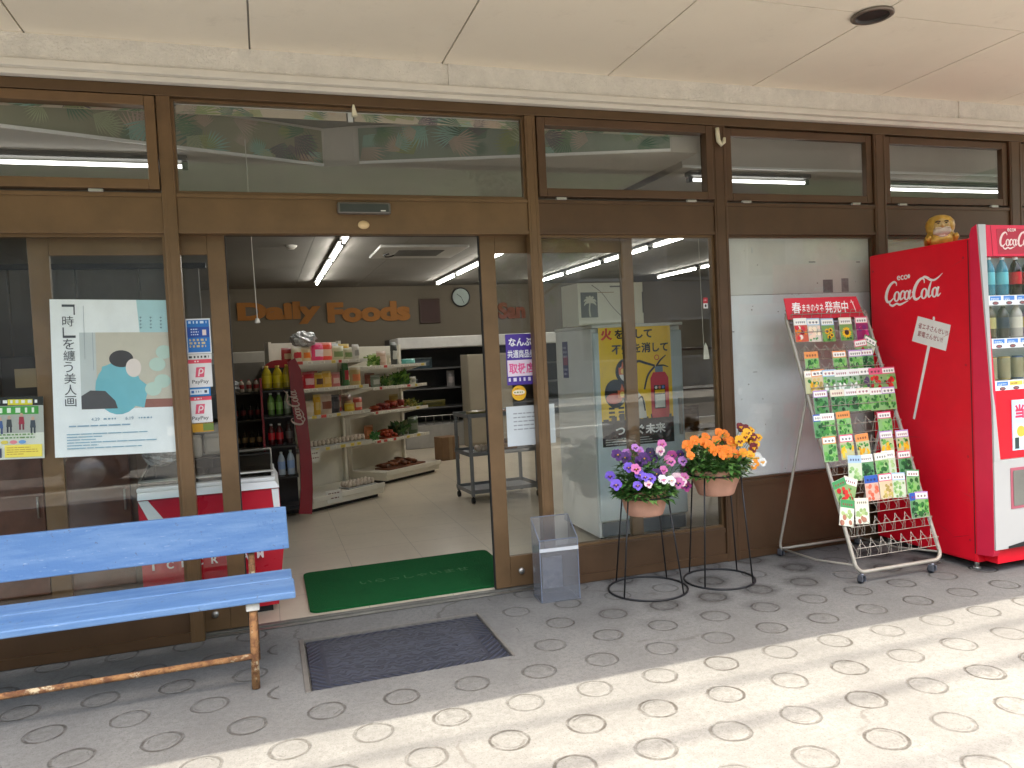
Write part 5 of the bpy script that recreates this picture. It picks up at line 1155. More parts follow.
stick(a, 'sticker', 'thin white strip sticker directly under the blue payment sticker', 'sticker', 'stickers on the left door leaf')
for y0, y1, lb in ((360, 386.5, 'upper white and pink payment sticker on the left door leaf'), (397.5, 422.5, 'lower white and pink payment sticker on the left door leaf')):
    a, w, h = dsheet(186, y0, 213, y1, (232, 230, 230)); a.rect(0, h * .86, w, h * .14, (226, 80, 100)); a.lines(w * .3, h * .905, w * .5, 1, .01, h * .05, (246, 220, 224))
    a.poly([(w * .30, h * .36), (w * .66, h * .36), (w * .72, h * .72), (w * .36, h * .72)], (226, 92, 120)); a.ribbon([(w * .44, h * .40, w * .05), (w * .50, h * .64, w * .05), (w * .62, h * .62, w * .05), (w * .60, h * .52, w * .05), (w * .46, h * .50, w * .05)], (240, 226, 228)); a.text('PayPay', w * .16, h * .10, h * .17, (96, 96, 98), w=w * .68, bold=.01)
    stick(a, 'sticker', lb, 'sticker', 'stickers on the left door leaf')
a, w, h = dsheet(187, 388, 211, 395.5, (30, 120, 190)); a.rect(w * .08, h * .2, w * .84, h * .6, (222, 232, 240)); a.rect(w * .14, h * .35, w * .12, h * .3, (60, 110, 180)); a.lines(w * .34, h * .42, w * .3, 1, .01, h * .2, (90, 120, 160)); a.rect(w * .72, h * .35, w * .12, h * .3, (50, 60, 80))
stick(a, 'sticker', 'narrow blue and white sticker between two white and pink ones', 'sticker', 'stickers on the left door leaf')
a, w, h = dsheet(189, 423.5, 214, 431, (190, 140, 30)); a.rect(w * .55, h * .1, w * .45, h * .8, (110, 130, 60)); stick(a, 'sticker', 'ochre and green sticker lowest on the left door leaf', 'sticker', 'stickers on the left door leaf')
# right leaf
tl = at(505, 334.5, YD); br = at(531, 384, YD); w = 1.435 - tl.x; h = tl.z - br.z
a = Art((tl.x, YD, br.z), *FX); a.slab(w, h, .0006, (74, 48, 150)); a.text('なんぶ', w * .10, h * .76, h * .165, (240, 240, 246), w=w * .78, bold=.03); a.text('共通商品券', w * .05, h * .53, h * .16, (240, 240, 246), w=w * .92, bold=.02); a.rect(w * .03, h * .17, w * .94, h * .32, (232, 214, 232)); a.text('取扱店', w * .08, h * .22, h * .21, (226, 90, 150), w=w * .84, bold=.03); a.lines(w * .05, h * .07, w * .88, 1, .01, h * .07, (226, 220, 240), lo=.95, seg=8)
stick(a, 'sticker', 'purple gift voucher sticker on the right door leaf', 'sticker')
c = at(519, 393, YD); a = Art((c.x, YD, c.z), *FX); a.mb.prism([(.042 * math.cos(2 * PI * i / 32), .042 * math.sin(2 * PI * i / 32)) for i in range(32)], a.o, a.u, a.v, .0006, a.mi((232, 178, 32))); a.k = 8
a.ell(0, .004, .036, .014, (240, 226, 200)); a.lines(-.028, .0, .056, 1, .01, .008, (120, 130, 60), lo=.95); a.lines(-.022, -.014, .044, 1, .01, .005, (190, 50, 40), lo=.95); a.lines(-.02, .022, .04, 1, .01, .004, (120, 90, 20))
stick(a, 'sticker', 'round yellow sticker between the purple sticker and white notice', 'sticker')
tl = at(506, 407, YD); br = at(556, 442.5, YD); w = br.x - tl.x; h = tl.z - br.z
a = Art((tl.x, YD, br.z), *FX); a.slab(w, h, .0006, (208, 214, 218)); a.lines(w * .14, h * .80, w * .75, 5, h * .10, h * .028, (150, 154, 160), lo=.5, seg=6)
stick(a, 'notice', 'plain white paper notice on the right door leaf behind the post', 'notice')
c = at(705.5, 303, .0035); a = Art((c.x, .0035, c.z), *FX); a.slab(.030, .064, .001, (200, 30, 40), -.015, -.032); a.lines(-.010, .014, .02, 1, .01, .006, (240, 200, 200), lo=.95); a.rect(-.015, -.032, .03, .03, (232, 224, 224)); a.ell(0, -.016, .007, .009, (70, 50, 50))
stick(a, 'sticker', 'tiny red and white sticker on the right window near its post', 'sticker')
mb = MB(); p0 = at(703.5, 344, .03); p1 = at(707, 359, .03); mb.prism([(-.020, 0), (.022, 0), (.010, .075), (-.002, .098), (-.014, .075)], (p1.x - .005, .031, p1.z), (1, 0, 0), (0, 0, 1), .004); mb.tube([(p0.x, .029, p0.z - .01), (p0.x - .008, .029, 1.93)], .0012, 4)
tag(mb.build('hanging_tag', M('ivory_card', (.60, .56, .46), .6, 0, .1)), 'ivory tag hanging on a cord inside the right window', 'tag')
# ================================================================== inside the shop
FZ = .012
# back wall sign, clock, frame
SIGN = M('sign_orange', (.40, .155, .022), .6, 0, .06)
a = Art((at(238, 326, 7.95).x, 7.999, at(238, 326, 7.95).z), *FX, .0002)
w_ = at(322, 324, 7.95).x - at(238, 324, 7.95).x
a.text('Daily', 0, 0, .34, SIGN, w=w_, bold=.055, depth=.03)
w2_ = at(410, 322, 7.95).x - at(326, 324, 7.95).x
a.build('wall_sign', None, 'raised orange lettering of one word at left on the shop back wall', 'wall sign', 'lettering on the back wall')
p = at(328, 323, 7.95); a = Art((p.x, 7.999, p.z), *FX, .0002); a.text('Foods', 0, 0, .31, SIGN, w=at(411, 322, 7.95).x - p.x, bold=.055, depth=.03)
a.build('wall_sign', None, 'raised orange lettering of the second word beside the wall clock frame', 'wall sign', 'lettering on the back wall')
p = at(499, 319, 7.95); a = Art((p.x, 7.999, p.z), *FX, .0002); a.text('San', 0, 0, .27, M('sign_brownred', (.22, .05, .015), .6), bold=.05, depth=.03)
a.build('wall_sign', None, 'raised brownish red lettering seen through the right door leaf', 'wall sign', 'lettering on the back wall')
c = at(461, 297, 7.96); t = thing('wall_clock', 'round wall clock with a pale face and dark rim', 'clock', (c.x, 7.995, c.z))
m = MB(); m.lathe([(.150, 0), (.158, .02), (.150, .04), (.138, .042), (.136, .026)], 32, capt=False); m.xf(Matrix.Rotation(PI / 2, 4, 'X')); m.build('rim', M('clock_rim', (.035, .035, .035), .4), t)
m = MB(); m.lathe([(.001, .024), (.137, .024)], 32, capb=False, capt=False); m.xf(Matrix.Rotation(PI / 2, 4, 'X')); m.build('dial', M('clock_dial', (.42, .50, .46), .5), t)
m = MB(); m.box(-.004, .004, -.032, -.030, -.01, .085); m.xf(Matrix.Rotation(-.9, 4, 'Y')); m.build('hand', BLACKM, t)
m = MB(); m.box(-.003, .003, -.036, -.034, -.015, .115); m.xf(Matrix.Rotation(2.7, 4, 'Y')); m.build('hand', BLACKM, t)
p0, p1 = at(419, 299, 7.96), at(441, 323, 7.96)
t = thing('framed_notice', 'dark brown framed panel on the back wall beside the clock', 'framed panel', ((p0.x + p1.x) / 2, 7.99, p1.z))
W, H = p1.x - p0.x, p0.z - p1.z
m = MB(); m.box(-W / 2, W / 2, -.02, .005, 0, H, bev=.006); m.build('frame', M('dark_wood', (.06, .028, .016), .5), t)
m = MB(); m.box(-W / 2 + .025, W / 2 - .025, -.024, -.0205, .025, H - .025); m.build('picture', M('dark_print', (.05, .016, .010), .5), t)
# ceiling fittings
p = (1.62, 4.10); t = thing('air_conditioner', 'square cassette air conditioner set in the shop ceiling', 'air conditioner', (p[0], p[1], 2.45))
m = MB(); m.box(-.46, .46, -.42, .42, -.03, -.0005, bev=.012); m.build('panel', M('ac_white', (.50, .49, .46), .5), t)
m = MB()
for k in range(8): m.box(-.24, .24, -.22 + .055 * k, -.19 + .055 * k, -.036, -.0305)
m.build('grille', M('ac_grille', (.12, .115, .105), .5), t)
m = MB(); m.tube([(-.32 + .05 * math.cos(q), -.05 + .12 * math.sin(q), -.06) for q in [PI * .2 * k for k in range(8)]], .008, 6); m.build('hose', BLACKM, t)
p = atz(291, 247, 2.435); m = MB(); m.lathe([(.001, -.035), (.03, -.034), (.055, -.012), (.06, 0)], 20, (p.x, p.y, 2.449), capb=False)
tag(m.build('smoke_detector', M('detector_white', (.62, .60, .55), .4)), 'round white smoke detector on the shop ceiling over the doorway', 'smoke detector')
p0, p1 = at(251, 238, .22), at(257, 320, .22); m = MB()
m.tube([(p0.x, .22, 2.46), (p0.x + .002, .22, p0.z - .1), (p1.x + .002, .22, p1.z + .01)], .0022, 5); o = m.build('pull_cord', M('cord_white', (.62, .60, .55), .7))
tag(o, 'thin white pull cord hanging in the open doorway', 'pull cord')
m = MB(); m.lathe([(.001, .012), (.008, .008), (.014, -.012), (.010, -.016)], 12, (p1.x + .002, .22, p1.z)); m.build('bead', M('cord_bead', (.75, .72, .66), .4), o)

# ---------------------------------------------------------------- ice cream chest freezer by the left leaf
t = thing('chest_freezer', 'red and white ice cream chest freezer just inside the left door leaf', 'chest freezer')
FRED = M('freezer_red', (.50, .010, .026), .3, 0, .06, 4, coat=.2); FWH = M('freezer_white', (.74, .74, .73), .4, 0, .04, 4)
yF, yB = .20, .78; xl, xr = -.635, .030
m = MB(); m.hexa([(xl, yF + .02, .05), (xr - .03, yF + .02, .05), (xr - .03, yB, .05), (xl, yB, .05)], [(xl, yF, .36), (xr + .012, yF, .36), (xr + .012, yB, .36), (xl, yB, .36)])
m.hexa([(xl, yF, .36), (xr + .012, yF, .36), (xr + .012, yB, .36), (xl, yB, .36)], [(xl, yF + .012, .664), (xr + .004, yF + .012, .664), (xr + .004, yB, .664), (xl, yB, .664)]); m.build('cabinet', FRED, t)
m = MB(); m.hexa([(xl, yF - .002, .6655), (xr + .006, yF - .002, .6655), (xr + .006, yB, .6655), (xl, yB, .6655)], [(xl, yF + .01, .70), (xr - .012, yF + .01, .70), (xr - .012, yB, .70), (xl, yB, .70)])
m.box(xl - .004, xr - .012, yF + .012, yB, .7005, .722, bev=.006); m.build('rim', FWH, t)
m = MB(); m.hexa([(xl, yF + .06, .723), (xr - .03, yF + .06, .723), (xr - .03, yB - .02, .723), (xl, yB - .02, .723)], [(xl, yF + .10, .735), (xr - .03, yF + .10, .735), (xr - .03, yB - .03, .80), (xl, yB - .03, .80)]); m.build('glass_lid', glass('freezer_lid', (.25, .27, .28)), t)
m = MB(); m.tube([(xl, yF + .09, .745), (xr - .025, yF + .09, .745), (xr - .025, yB - .025, .812), (xl, yB - .025, .812)], .008, 6, True); m.build('lid_frame', CHROME, t)
a = Art((xl, yF - .002, .05), (1, 0, 0), Vector((0, -.02, .31)).normalized()); a.k = 12
xx = [-.571, -.505, -.437, -.368, -.298, -.225, -.150, -.078]
a2 = Art((0, yF + .0135 - .0012, 0), *FX)
for ch, x in zip('ICECREAM', xx): a.text(ch, x - xl - .015, .265, .040, (236, 226, 224), w=.011 if ch == 'I' else .032, bold=.03)
a.build('lettering', t)
n_ = Vector((0, .012, .304)).normalized(); a = Art((xl, yF - .002, .36), (1, 0, 0), n_); a.poly([(.0, .300), (.045, .300), (.25, .0), (.13, .0)], FWH); a.poly([(.0, .13), (.0, .07), (.05, .0), (.10, .0)], FWH); a.poly([(.632, .300), (.667, .300), (.672, .0), (.650, .0)], FWH); a.build('stripe', t)
m = MB(); m.box(xl + .03, xr - .06, yF + .05, yB - .05, .0125, .05); m.build('plinth', BLACKM, t)
def film(c, sx, sy, sz, seed, label, nm='wrapped_bundle', m_=None, cat='bundle'):
    rn = random.Random(seed); m = MB(); m.blob((0, 0, 0), sx, sy, sz, 16, 10, .16, rnd=rn); o = m.build(nm, m_ or M('crumpled_film', (.46, .47, .48), .16, .25, .45, 40, .6, 50)); o.location = c
    for p_ in o.data.polygons: p_.use_smooth = False
    return tag(o, label, cat)
p = at(150, 462, .42); film((p.x + .05, .46, .86), .10, .09, .055, 4, 'clear film wrapped bundle lying on the left end of the freezer')
p = at(204, 455, .6)
for k, (dx, z) in enumerate(((-.05, .86), (.05, .87))):
    m = MB(); m.box(-.05, .05, -.05, .05, -.06, .06, bev=.02); o = m.build('paper_pack', P((170, 160, 146), .6)); o.location = (p.x + dx * 1.05, .60, z + .015); tag(o, ['left one of two pale packs on the freezer behind the door stickers', 'right one of two pale packs on the freezer behind the door stickers'][k], 'pack')
# dark counter and cabinet behind the left window
t = thing('display_cabinet', 'dark brown wooden cabinet behind the left window', 'cabinet', (-1.36, .95, FZ))
WD = M('dark_walnut', (.11, .065, .036), .5, 0, .3, 12)
m = MB(); m.box(-.75, .62, 0, .5, 0, 1.05, bev=.01); m.build('carcass', WD, t)
for k in range(3):
    m = MB(); m.box(-.70 + .44 * k, -.30 + .44 * k, -.018, -.0005, .06, .98, bev=.006); d_ = m.build('door', M('walnut_red', (.13, .055, .033), .45, 0, .3, 9), t)
    h_ = MB(); h_.tube([(-.33 + .44 * k, -.03, .5), (-.33 + .44 * k, -.03, .62)], .006, 6); h_.build('handle', CHROME, d_)
for k, (x, w, h, c) in enumerate(((-1.90, .2, .42, (70, 30, 34)), (-1.62, .26, .30, (90, 80, 66)), (-1.25, .34, .36, (52, 46, 44)), (-.95, .18, .26, (100, 84, 60)))):
    m = MB(); m.box(-w / 2, w / 2, -.14, .14, 0, h, bev=.008); o = m.build('carton', P(c, .7)); o.location = (x, 1.2, FZ + 1.051); q = MB(); q.box(-w * .3, w * .3, -.1425, -.1405, h * .5, h * .8); q.build('label', P((170, 150, 120), .6), o)
    tag(o, ['dark red carton on the cabinet behind the flyer', 'beige carton standing on the dark cabinet', 'wide blackish carton on the cabinet behind the exhibition poster', 'small tan carton at the right end of the dark cabinet'][k], 'carton', 'cartons on the dark cabinet')
t = thing('folding_screen', 'dark folding screen standing behind the left window', 'screen', (-.80, 2.3, FZ))
for k in range(4):
    m = MB(); m.box(-1.3 + .42 * k, -1.3 + .42 * k + .41, -.012, .012, .05, 2.05, bev=.006); m.build('panel', M('screen_grey', (.15, .14, .12), .6), t)
m = MB(); m.box(-1.34, .42, -.03, .03, 2.051, 2.09); m.box(-1.34, .42, -.03, .03, 0, .049); m.build('rail', BLACKM, t)

# ---------------------------------------------------------------- helpers for goods
def carton_bag(w, h, d, c1, c2, seed, top=None):       # a soft retail bag standing upright, base at z = 0
    rn = random.Random(seed); m = MB(); nu, nv = 7, 8
    for sg in (-1, 1):
        vs = []
        for j in range(nv + 1):
            for i in range(nu + 1):
                fx, fy = i / nu, j / nv; b = (max(0, math.sin(PI * fx)) ** .7) * (1 - (2 * fy - 1) ** 4 if fy > .5 else 1 - .25 * (1 - 2 * fy) ** 2) * (1 if fy < 1 else 0)
                vs.append((-w / 2 + w * fx + rn.uniform(-.002, .002), sg * (d / 2 * b) + rn.uniform(-.002, .002), h * fy + rn.uniform(-.002, .002)))
        for j in range(nv):
            for i in range(nu):
                f = [j * (nu + 1) + i, j * (nu + 1) + i + 1, (j + 1) * (nu + 1) + i + 1, (j + 1) * (nu + 1) + i]
                mi = 1 if (.22 < (j + .5) / nv < .62 and .15 < (i + .5) / nu < .85) else (2 if j == nv - 1 else 0)
                if i == 0 and j == 0: base = len(m.v); m.v += vs
                m.f.append([base + q for q in (f if sg < 0 else f[::-1])]); m.m.append(mi); m.s.append(True)
    return m, [P(c1, .3), P(c2, .35), P(top or tuple(min(255, int(v * .6 + 90)) for v in c1), .3)]
def goods(kind, label, cat, loc, rz, group, mb_mats):
    m, mats = mb_mats; o = m.build(kind, mats); o.location = loc; o.rotation_euler = (0, 0, rz); return tag(o, label, cat, group)
def leafy(w, h, d, cols, seed, n=70):
    rn = random.Random(seed); m = MB()
    for i in range(n):
        p_ = Vector((rn.uniform(-w / 2, w / 2) * .8, rn.uniform(-d / 2, d / 2) * .8, rn.uniform(0, h * .6)))
        m.leaf(p_, (rn.gauss(0, .7), rn.gauss(0, .7), rn.uniform(.2, 1)), (rn.random(), 1, .2), rn.uniform(.4, .75) * h, rn.uniform(.25, .4) * h, rn.randrange(len(cols)))
    return m, [P(c, .5) for c in cols]
def roots(w, h, d, cols, seed, n=14):
    rn = random.Random(seed); m = MB()
    for i in range(n):
        x = rn.uniform(-w / 2, w / 2) * .8; z = rn.uniform(.018, h * .7); y = rn.uniform(-d * .4, d * .1)
        m.tube([(x, y, z), (x + rn.uniform(-.03, .03), y + d * .25, z + .01), (x + rn.uniform(-.05, .05), y + d * .5, z + .012)], [.020, .017, .004], 7, mi=rn.randrange(len(cols)))
    m.prism(rrect(w, d, .02, 3), (-w / 2, -d / 2, 0), (1, 0, 0), (0, 1, 0), .012, 0)
    return m, [P(c, .45) for c in cols]
class Shelf:
    def __init__(s, org, deg): s.o = Vector((org[0], org[1], 0)); s.a = math.radians(deg); s.u = Vector((math.cos(s.a), math.sin(s.a), 0)); s.v = Vector((-math.sin(s.a), math.cos(s.a), 0))
    def w(s, x, y, z): return s.o + s.u * x + s.v * y + Vector((0, 0, z))
def gondola(name, label, org, deg, L, boards, top, depth=.42, basez=.135):
    sh = Shelf(org, deg); t = thing(name, label, 'shelf unit', (org[0], org[1], 0), sh.a, 'white shelf units in the shop')
    m = MB(); m.box(0, L, .55, .575, FZ + .05, top, bev=.004); m.build('back_panel', SHELFW, t)
    for x in (0, L - .03):
        m = MB(); m.box(x, x + .03, .51, .549, FZ, top + .01); m.build('upright', SHELFW, t)
    m = MB(); m.box(0, L, .02, .549, FZ + .035, basez, bev=.008); m.box(-.005, L + .005, 0, .019, basez - .035, basez + .012, bev=.004); m.build('base', SHELFW, t)
    m = MB(); m.box(.03, L - .03, .07, .5, FZ, FZ + .034); m.build('kick', BLACKM, t)
    for z in boards:
        m = MB(); m.box(0, L, .15, .509, z - .022, z - .004, bev=.003); m.box(0, L, .142, .149, z - .028, z + .004); m.build('shelf_board', SHELFW, t)
        ps = Art(sh.w(0, .1415, z - .027), sh.u, (0, 0, 1)); ps.slab(L, .030, .0012, (206, 202, 190)); ps.k = 4; rp_ = random.Random(int(z * 1000) + int(deg)); xx = .02
        while xx < L - .07:
            ww = rp_.uniform(.035, .06); ps.rect(xx, .002, ww, .026, rp_.choice([(226, 222, 206), (226, 222, 206), (230, 206, 90), (206, 70, 60)]), True); ps.k += 1; ps.lines(xx + .006, .016, ww - .012, 2, .009, .003, (90, 60, 50), lo=.7, seg=3); ps.k -= 1; xx += ww + rp_.uniform(.02, .10)
        po = ps.build('price_strip', None); po.parent = t; po.matrix_parent_inverse = t.matrix_basis.inverted()
        for x in (.004, L - .016):
            q = MB(); q.hexa([(x, .2, z - .028), (x + .012, .2, z - .028), (x + .012, .509, z - .09), (x, .509, z - .09)], [(x, .2, z - .0225), (x + .012, .2, z - .0225), (x + .012, .509, z - .0225), (x, .509, z - .0225)]); q.build('bracket', SHELFW, t)
    return sh
S1 = gondola('gondola_shelf', 'white shelf unit with snack bags and egg trays', (.335, 2.775), 35, .83, [1.322, 1.078, .838, .545], 1.50)
S2 = gondola('gondola_shelf', 'white shelf unit with vegetables farther inside the shop', (1.145, 3.915), 38, .86, [1.245, 1.020, .765, .462], 1.46)
GS = 'snack bags on the shelf unit'
q = [(0, .10, .125, .085, (206, 196, 170), (196, 40, 50), 'pale bag with red fruit picture on the top shelf'), (0, .20, .120, .085, (214, 190, 150), (226, 120, 30), 'pale bag with orange picture on the top shelf'), (0, .335, .150, .13, (226, 60, 110), (240, 220, 226), 'pink and white bag on the top shelf'), (0, .43, .15, .11, (230, 80, 60), (240, 200, 170), 'red and cream bag leaning on the pink one'), (0, .56, .12, .12, (190, 186, 150), (120, 140, 90), 'flat greenish bag on the top shelf'), (0, .68, .10, .11, (176, 170, 140), (110, 130, 80), 'low beige bag at the right end of the top shelf'), (0, .78, .13, .075, (196, 190, 180), (150, 146, 140), 'whitish pack standing last on the top shelf'),
  (1, .10, .115, .10, (190, 30, 44), (150, 20, 30), 'dark red bag at left of the second shelf'), (1, .215, .135, .10, (200, 30, 50), (230, 190, 190), 'bright red bag on the second shelf'), (1, .32, .125, .09, (214, 170, 50), (90, 60, 50), 'yellow bag with dark picture on the second shelf'), (1, .42, .135, .09, (226, 180, 70), (236, 200, 120), 'plain yellow bag on the second shelf'), (1, .52, .12, .085, (220, 130, 130), (236, 200, 190), 'pink bag on the second shelf'), (1, .64, .21, .06, (60, 110, 60), (190, 40, 50), 'tall green and red carton on the second shelf'), (1, .76, .15, .11, (196, 170, 110), (226, 130, 80), 'beige and orange bag ending the second shelf'),
  (2, .10, .125, .11, (200, 70, 50), (230, 210, 190), 'red and cream bag at left of the third shelf'), (2, .20, .12, .09, (226, 214, 190), (236, 226, 210), 'cream bag on the third shelf'), (2, .29, .165, .07, (226, 180, 50), (230, 200, 120), 'narrow yellow bag on the third shelf'), (2, .39, .165, .12, (206, 186, 170), (150, 90, 70), 'pale bag with a brown picture on the third shelf'), (2, .50, .15, .09, (50, 48, 56), (90, 86, 90), 'blackish bag on the third shelf'), (2, .67, .07, .09, (226, 190, 50), (236, 210, 90), 'short yellow tub shaped bag on the third shelf'), (2, .77, .11, .09, (210, 90, 70), (230, 200, 180), 'orange red bag ending the third shelf')]
bz = [1.322, 1.078, .838, .545]
for k, (b, x, h, w, c1, c2, lb) in enumerate(q):
    goods('snack_bag', lb, 'snack bag', S1.w(x, .25, bz[b] - .003), S1.a + R.uniform(-.15, .15), GS, carton_bag(w * 1.22, h * 1.12, .07, c1, c2, k))
GB = 'snack bags behind the front rows'
for b in range(3):
    for k in range(6):
        cc = [((190, 60, 60), (220, 190, 150)), ((210, 170, 60), (160, 60, 40)), ((180, 190, 190), (90, 120, 160)), ((90, 130, 80), (220, 210, 170)), ((220, 150, 140), (240, 230, 220)), ((120, 80, 60), (210, 180, 130))][(k * 5 + b * 2) % 6]
        goods('snack_bag', '%s bag from the left in the back row of the %s snack board' % (('first', 'second', 'third', 'fourth', 'fifth', 'sixth')[k], ('top', 'second', 'third')[b]), 'snack bag', S1.w(.10 + .13 * k, .38, bz[b] - .003), S1.a + R.uniform(-.1, .1), GB, carton_bag(.125, R.uniform(.13, .165), .07, cc[0], cc[1], 200 + b * 6 + k))
film(S1.w(.20, .27, 1.322 + .20), .115, .09, .07, 9, 'silvery wrapped bundle lying on top of the snack shelf bags', 'wrapped_bundle')
# egg trays
EGG = M('egg_shell', (.62, .52, .43), .55, 0, .06, 8)
egm = MB(); egm.lathe([(.001, 0), (.014, .003), (.021, .016), (.022, .026), (.018, .042), (.009, .053), (.001, .056)], 12, capb=False, capt=False)
egg0 = egm.build('egg', EGG); EGGME = egg0.data; bpy.data.objects.remove(egg0)
def egg_tray(loc, rz, nx, ny, label):
    t = thing('egg_tray', label, 'egg tray', loc, rz, 'egg trays in the shop')
    m = MB(); m.box(-nx * .024, nx * .024, -ny * .024, ny * .024, 0, .012, bev=.004); m.build('tray', M('clear_tray', (.5, .5, .48), .3), t)
    for i in range(nx):
        for j in range(ny):
            o = bpy.data.objects.new('egg', EGGME); COL.objects.link(o); o.parent = t; o.location = ((i - nx / 2 + .5) * .046, (j - ny / 2 + .5) * .046, .0115)
egg_tray(S1.w(.20, .25, .542), S1.a, 6, 2, 'left one of three egg trays on the lowest shelf board'); egg_tray(S1.w(.48, .25, .542), S1.a, 6, 2, 'middle one of three egg trays on the lowest shelf board'); egg_tray(S1.w(.72, .25, .542), S1.a, 4, 2, 'right one of three egg trays on the lowest shelf board')
egg_tray(S1.w(.62, .14, .136), S1.a, 7, 3, 'larger egg tray on the base of the snack shelf')
def card(loc, rz, w, h, label, tilt=0):
    a = Art((0, 0, 0), (1, 0, 0), Vector((0, math.sin(tilt), math.cos(tilt)))); a.slab(w, h, .002, (214, 210, 200), -w / 2, 0); a.lines(-w * .36, h * .7, w * .75, 2, h * .38, h * .09, (110, 70, 60), lo=.8, seg=4)
    o = a.build('price_card', None, label, 'price card', 'price cards on the snack shelf'); o.location = loc; o.rotation_euler = (0, 0, rz)
card(S1.w(.12, .125, .430), S1.a, .145, .11, 'white price card hanging under the egg tray board'); card(S1.w(.22, -.012, .07), S1.a - .1, .16, .11, 'white price card leaning on the shelf base', .2)
GV = 'vegetables on the far shelf unit'
bz2 = [1.245, 1.020, .765, .462]
veg = [(0, .14, leafy(.13, .12, .1, [(120, 160, 70), (90, 130, 60), (160, 180, 100)], 1), 'light green vegetable at left on the top vegetable shelf'), (0, .27, carton_bag(.14, .16, .08, (190, 160, 140), (206, 180, 160), 41), 'brownish pink bag on the top vegetable shelf'),
       (0, .47, carton_bag(.10, .25, .07, (60, 62, 58), (190, 190, 180), 42), 'tall black and white bag leaning on the top vegetable shelf'), (0, .70, carton_bag(.22, .06, .12, (90, 170, 160), (120, 190, 180), 43), 'teal tray pack at right on the top vegetable shelf'),
       (1, .16, carton_bag(.14, .13, .08, (120, 130, 110), (190, 190, 180), 44), 'silvery green bag on the second vegetable shelf'), (1, .32, leafy(.18, .11, .1, [(70, 110, 50), (100, 140, 60), (150, 160, 90)], 2), 'leafy bunch on the second vegetable shelf'), (1, .54, leafy(.2, .15, .12, [(50, 90, 36), (80, 130, 50), (120, 160, 60)], 3, 110), 'large dark leafy bunch on the second vegetable shelf'), (1, .76, carton_bag(.1, .08, .06, (196, 190, 170), (150, 150, 140), 45), 'small whitish pack ending the second vegetable shelf'),
       (2, .20, roots(.26, .09, .2, [(150, 60, 44), (176, 80, 50), (120, 44, 40)], 4), 'tray of reddish roots at left on the third vegetable shelf'), (2, .46, roots(.26, .11, .2, [(160, 66, 50), (130, 50, 40), (190, 100, 60)], 5), 'tray of reddish roots in the middle of the third vegetable shelf'), (2, .72, leafy(.22, .10, .15, [(130, 130, 50), (100, 120, 50), (160, 150, 70)], 6), 'yellow green bunch at right on the third vegetable shelf'),
       (3, .10, leafy(.1, .10, .1, [(60, 120, 60), (80, 140, 70)], 7, 40), 'green bunch at left on the lowest vegetable shelf'), (3, .28, roots(.22, .11, .2, [(170, 70, 40), (150, 54, 36)], 8), 'tray of orange roots on the lowest vegetable shelf'), (3, .50, leafy(.2, .16, .14, [(46, 84, 40), (70, 110, 50), (110, 120, 80)], 9, 90), 'dark green bunch on the lowest vegetable shelf'), (3, .72, carton_bag(.16, .19, .09, (70, 90, 60), (120, 126, 110), 46), 'green bag leaning at right on the lowest vegetable shelf')]
for b, x, mm, lb in veg: goods('vegetable_pack', lb, 'vegetables', S2.w(x, .26, bz2[b] - .003), S2.a, GV, mm)
for k in range(8):
    b_, x_ = (0, 0, 1, 1, 2, 3, 3, 1)[k], (.36, .60, .24, .66, .60, .18, .60, .44)[k]; c_ = [(150, 170, 90), (200, 190, 170), (170, 90, 70), (120, 140, 100), (180, 150, 60), (200, 120, 70), (90, 120, 70), (210, 200, 180)][k]
    goods('vegetable_pack', '%s pack standing at the back of the vegetable shelf' % ['pale green', 'off white', 'brick red', 'grey green', 'mustard', 'orange', 'deep green', 'cream'][k], 'vegetables', S2.w(x_, .42, bz2[b_] - .003), S2.a + R.uniform(-.2, .2), GV, carton_bag(.13, R.uniform(.12, .16), .08, c_, tuple(min(255, v + 40) for v in c_), 300 + k))
goods('vegetable_crate', 'shallow crate of brown roots on the base of the vegetable shelf', 'crate', S2.w(.42, .20, .137), S2.a, GV, roots(.6, .1, .22, [(120, 70, 44), (140, 84, 52), (100, 60, 40)], 12, 26))

# ---------------------------------------------------------------- red drinks rack with curved side
t = thing('drinks_rack', 'dark red drinks rack with a curved lettered side panel', 'drinks rack', (0, 0, 0))
DR = M('rack_red', (.26, .006, .016), .35, 0, .08, 6); DK = M('rack_dark', (.025, .022, .024), .5)
ed = [(291, 357), (293, 380), (297, 400), (303, 430), (308, 460), (310, 490), (311, 513)]; el = [(312, 513), (284, 513)]
yR = 2.55
outl = [at(x, y, yR) for x, y in ((288, 362), (290, 385), (292, 405), (296, 430), (300, 455), (301, 490), (299, 514), (312, 514), (313, 490), (312, 460), (309, 432), (306, 405), (303, 385), (301, 370), (295, 358))]
m = MB(); m.prism([(p.x, max(FZ + .001, p.z)) for p in outl], (0, yR + .10, 0), (1, 0, 0), (0, 0, 1), .10); m.build('side_panel', DR, t)
m = MB(); p0, p1 = at(266, 372, yR), at(288, 356, yR); rr = (at(292, 370, yR).x - at(266, 370, yR).x) / 2; cx_ = (at(292, 370, yR).x + at(266, 370, yR).x) / 2
m.prism([(cx_ + rr * 1.25 * math.cos(PI * i / 14), p0.z + .01 + .085 * math.sin(PI * i / 14)) for i in range(15)], (0, yR + .40, 0), (1, 0, 0), (0, 0, 1), .03); m.build('top_sign', M('rack_sign_red', (.42, .010, .022), .4), t)
xlr, xrr = -.03, at(296, 430, yR).x
m = MB(); m.box(xlr, xrr, yR + .34, yR + .36, FZ, 1.28); m.build('back_panel', DK, t)
m = MB(); m.box(xlr - .015, xlr, yR + .02, yR + .36, FZ, 1.2); m.build('side_panel', DR, t)
rzs = [1.10, .885, .64, .385, .12]
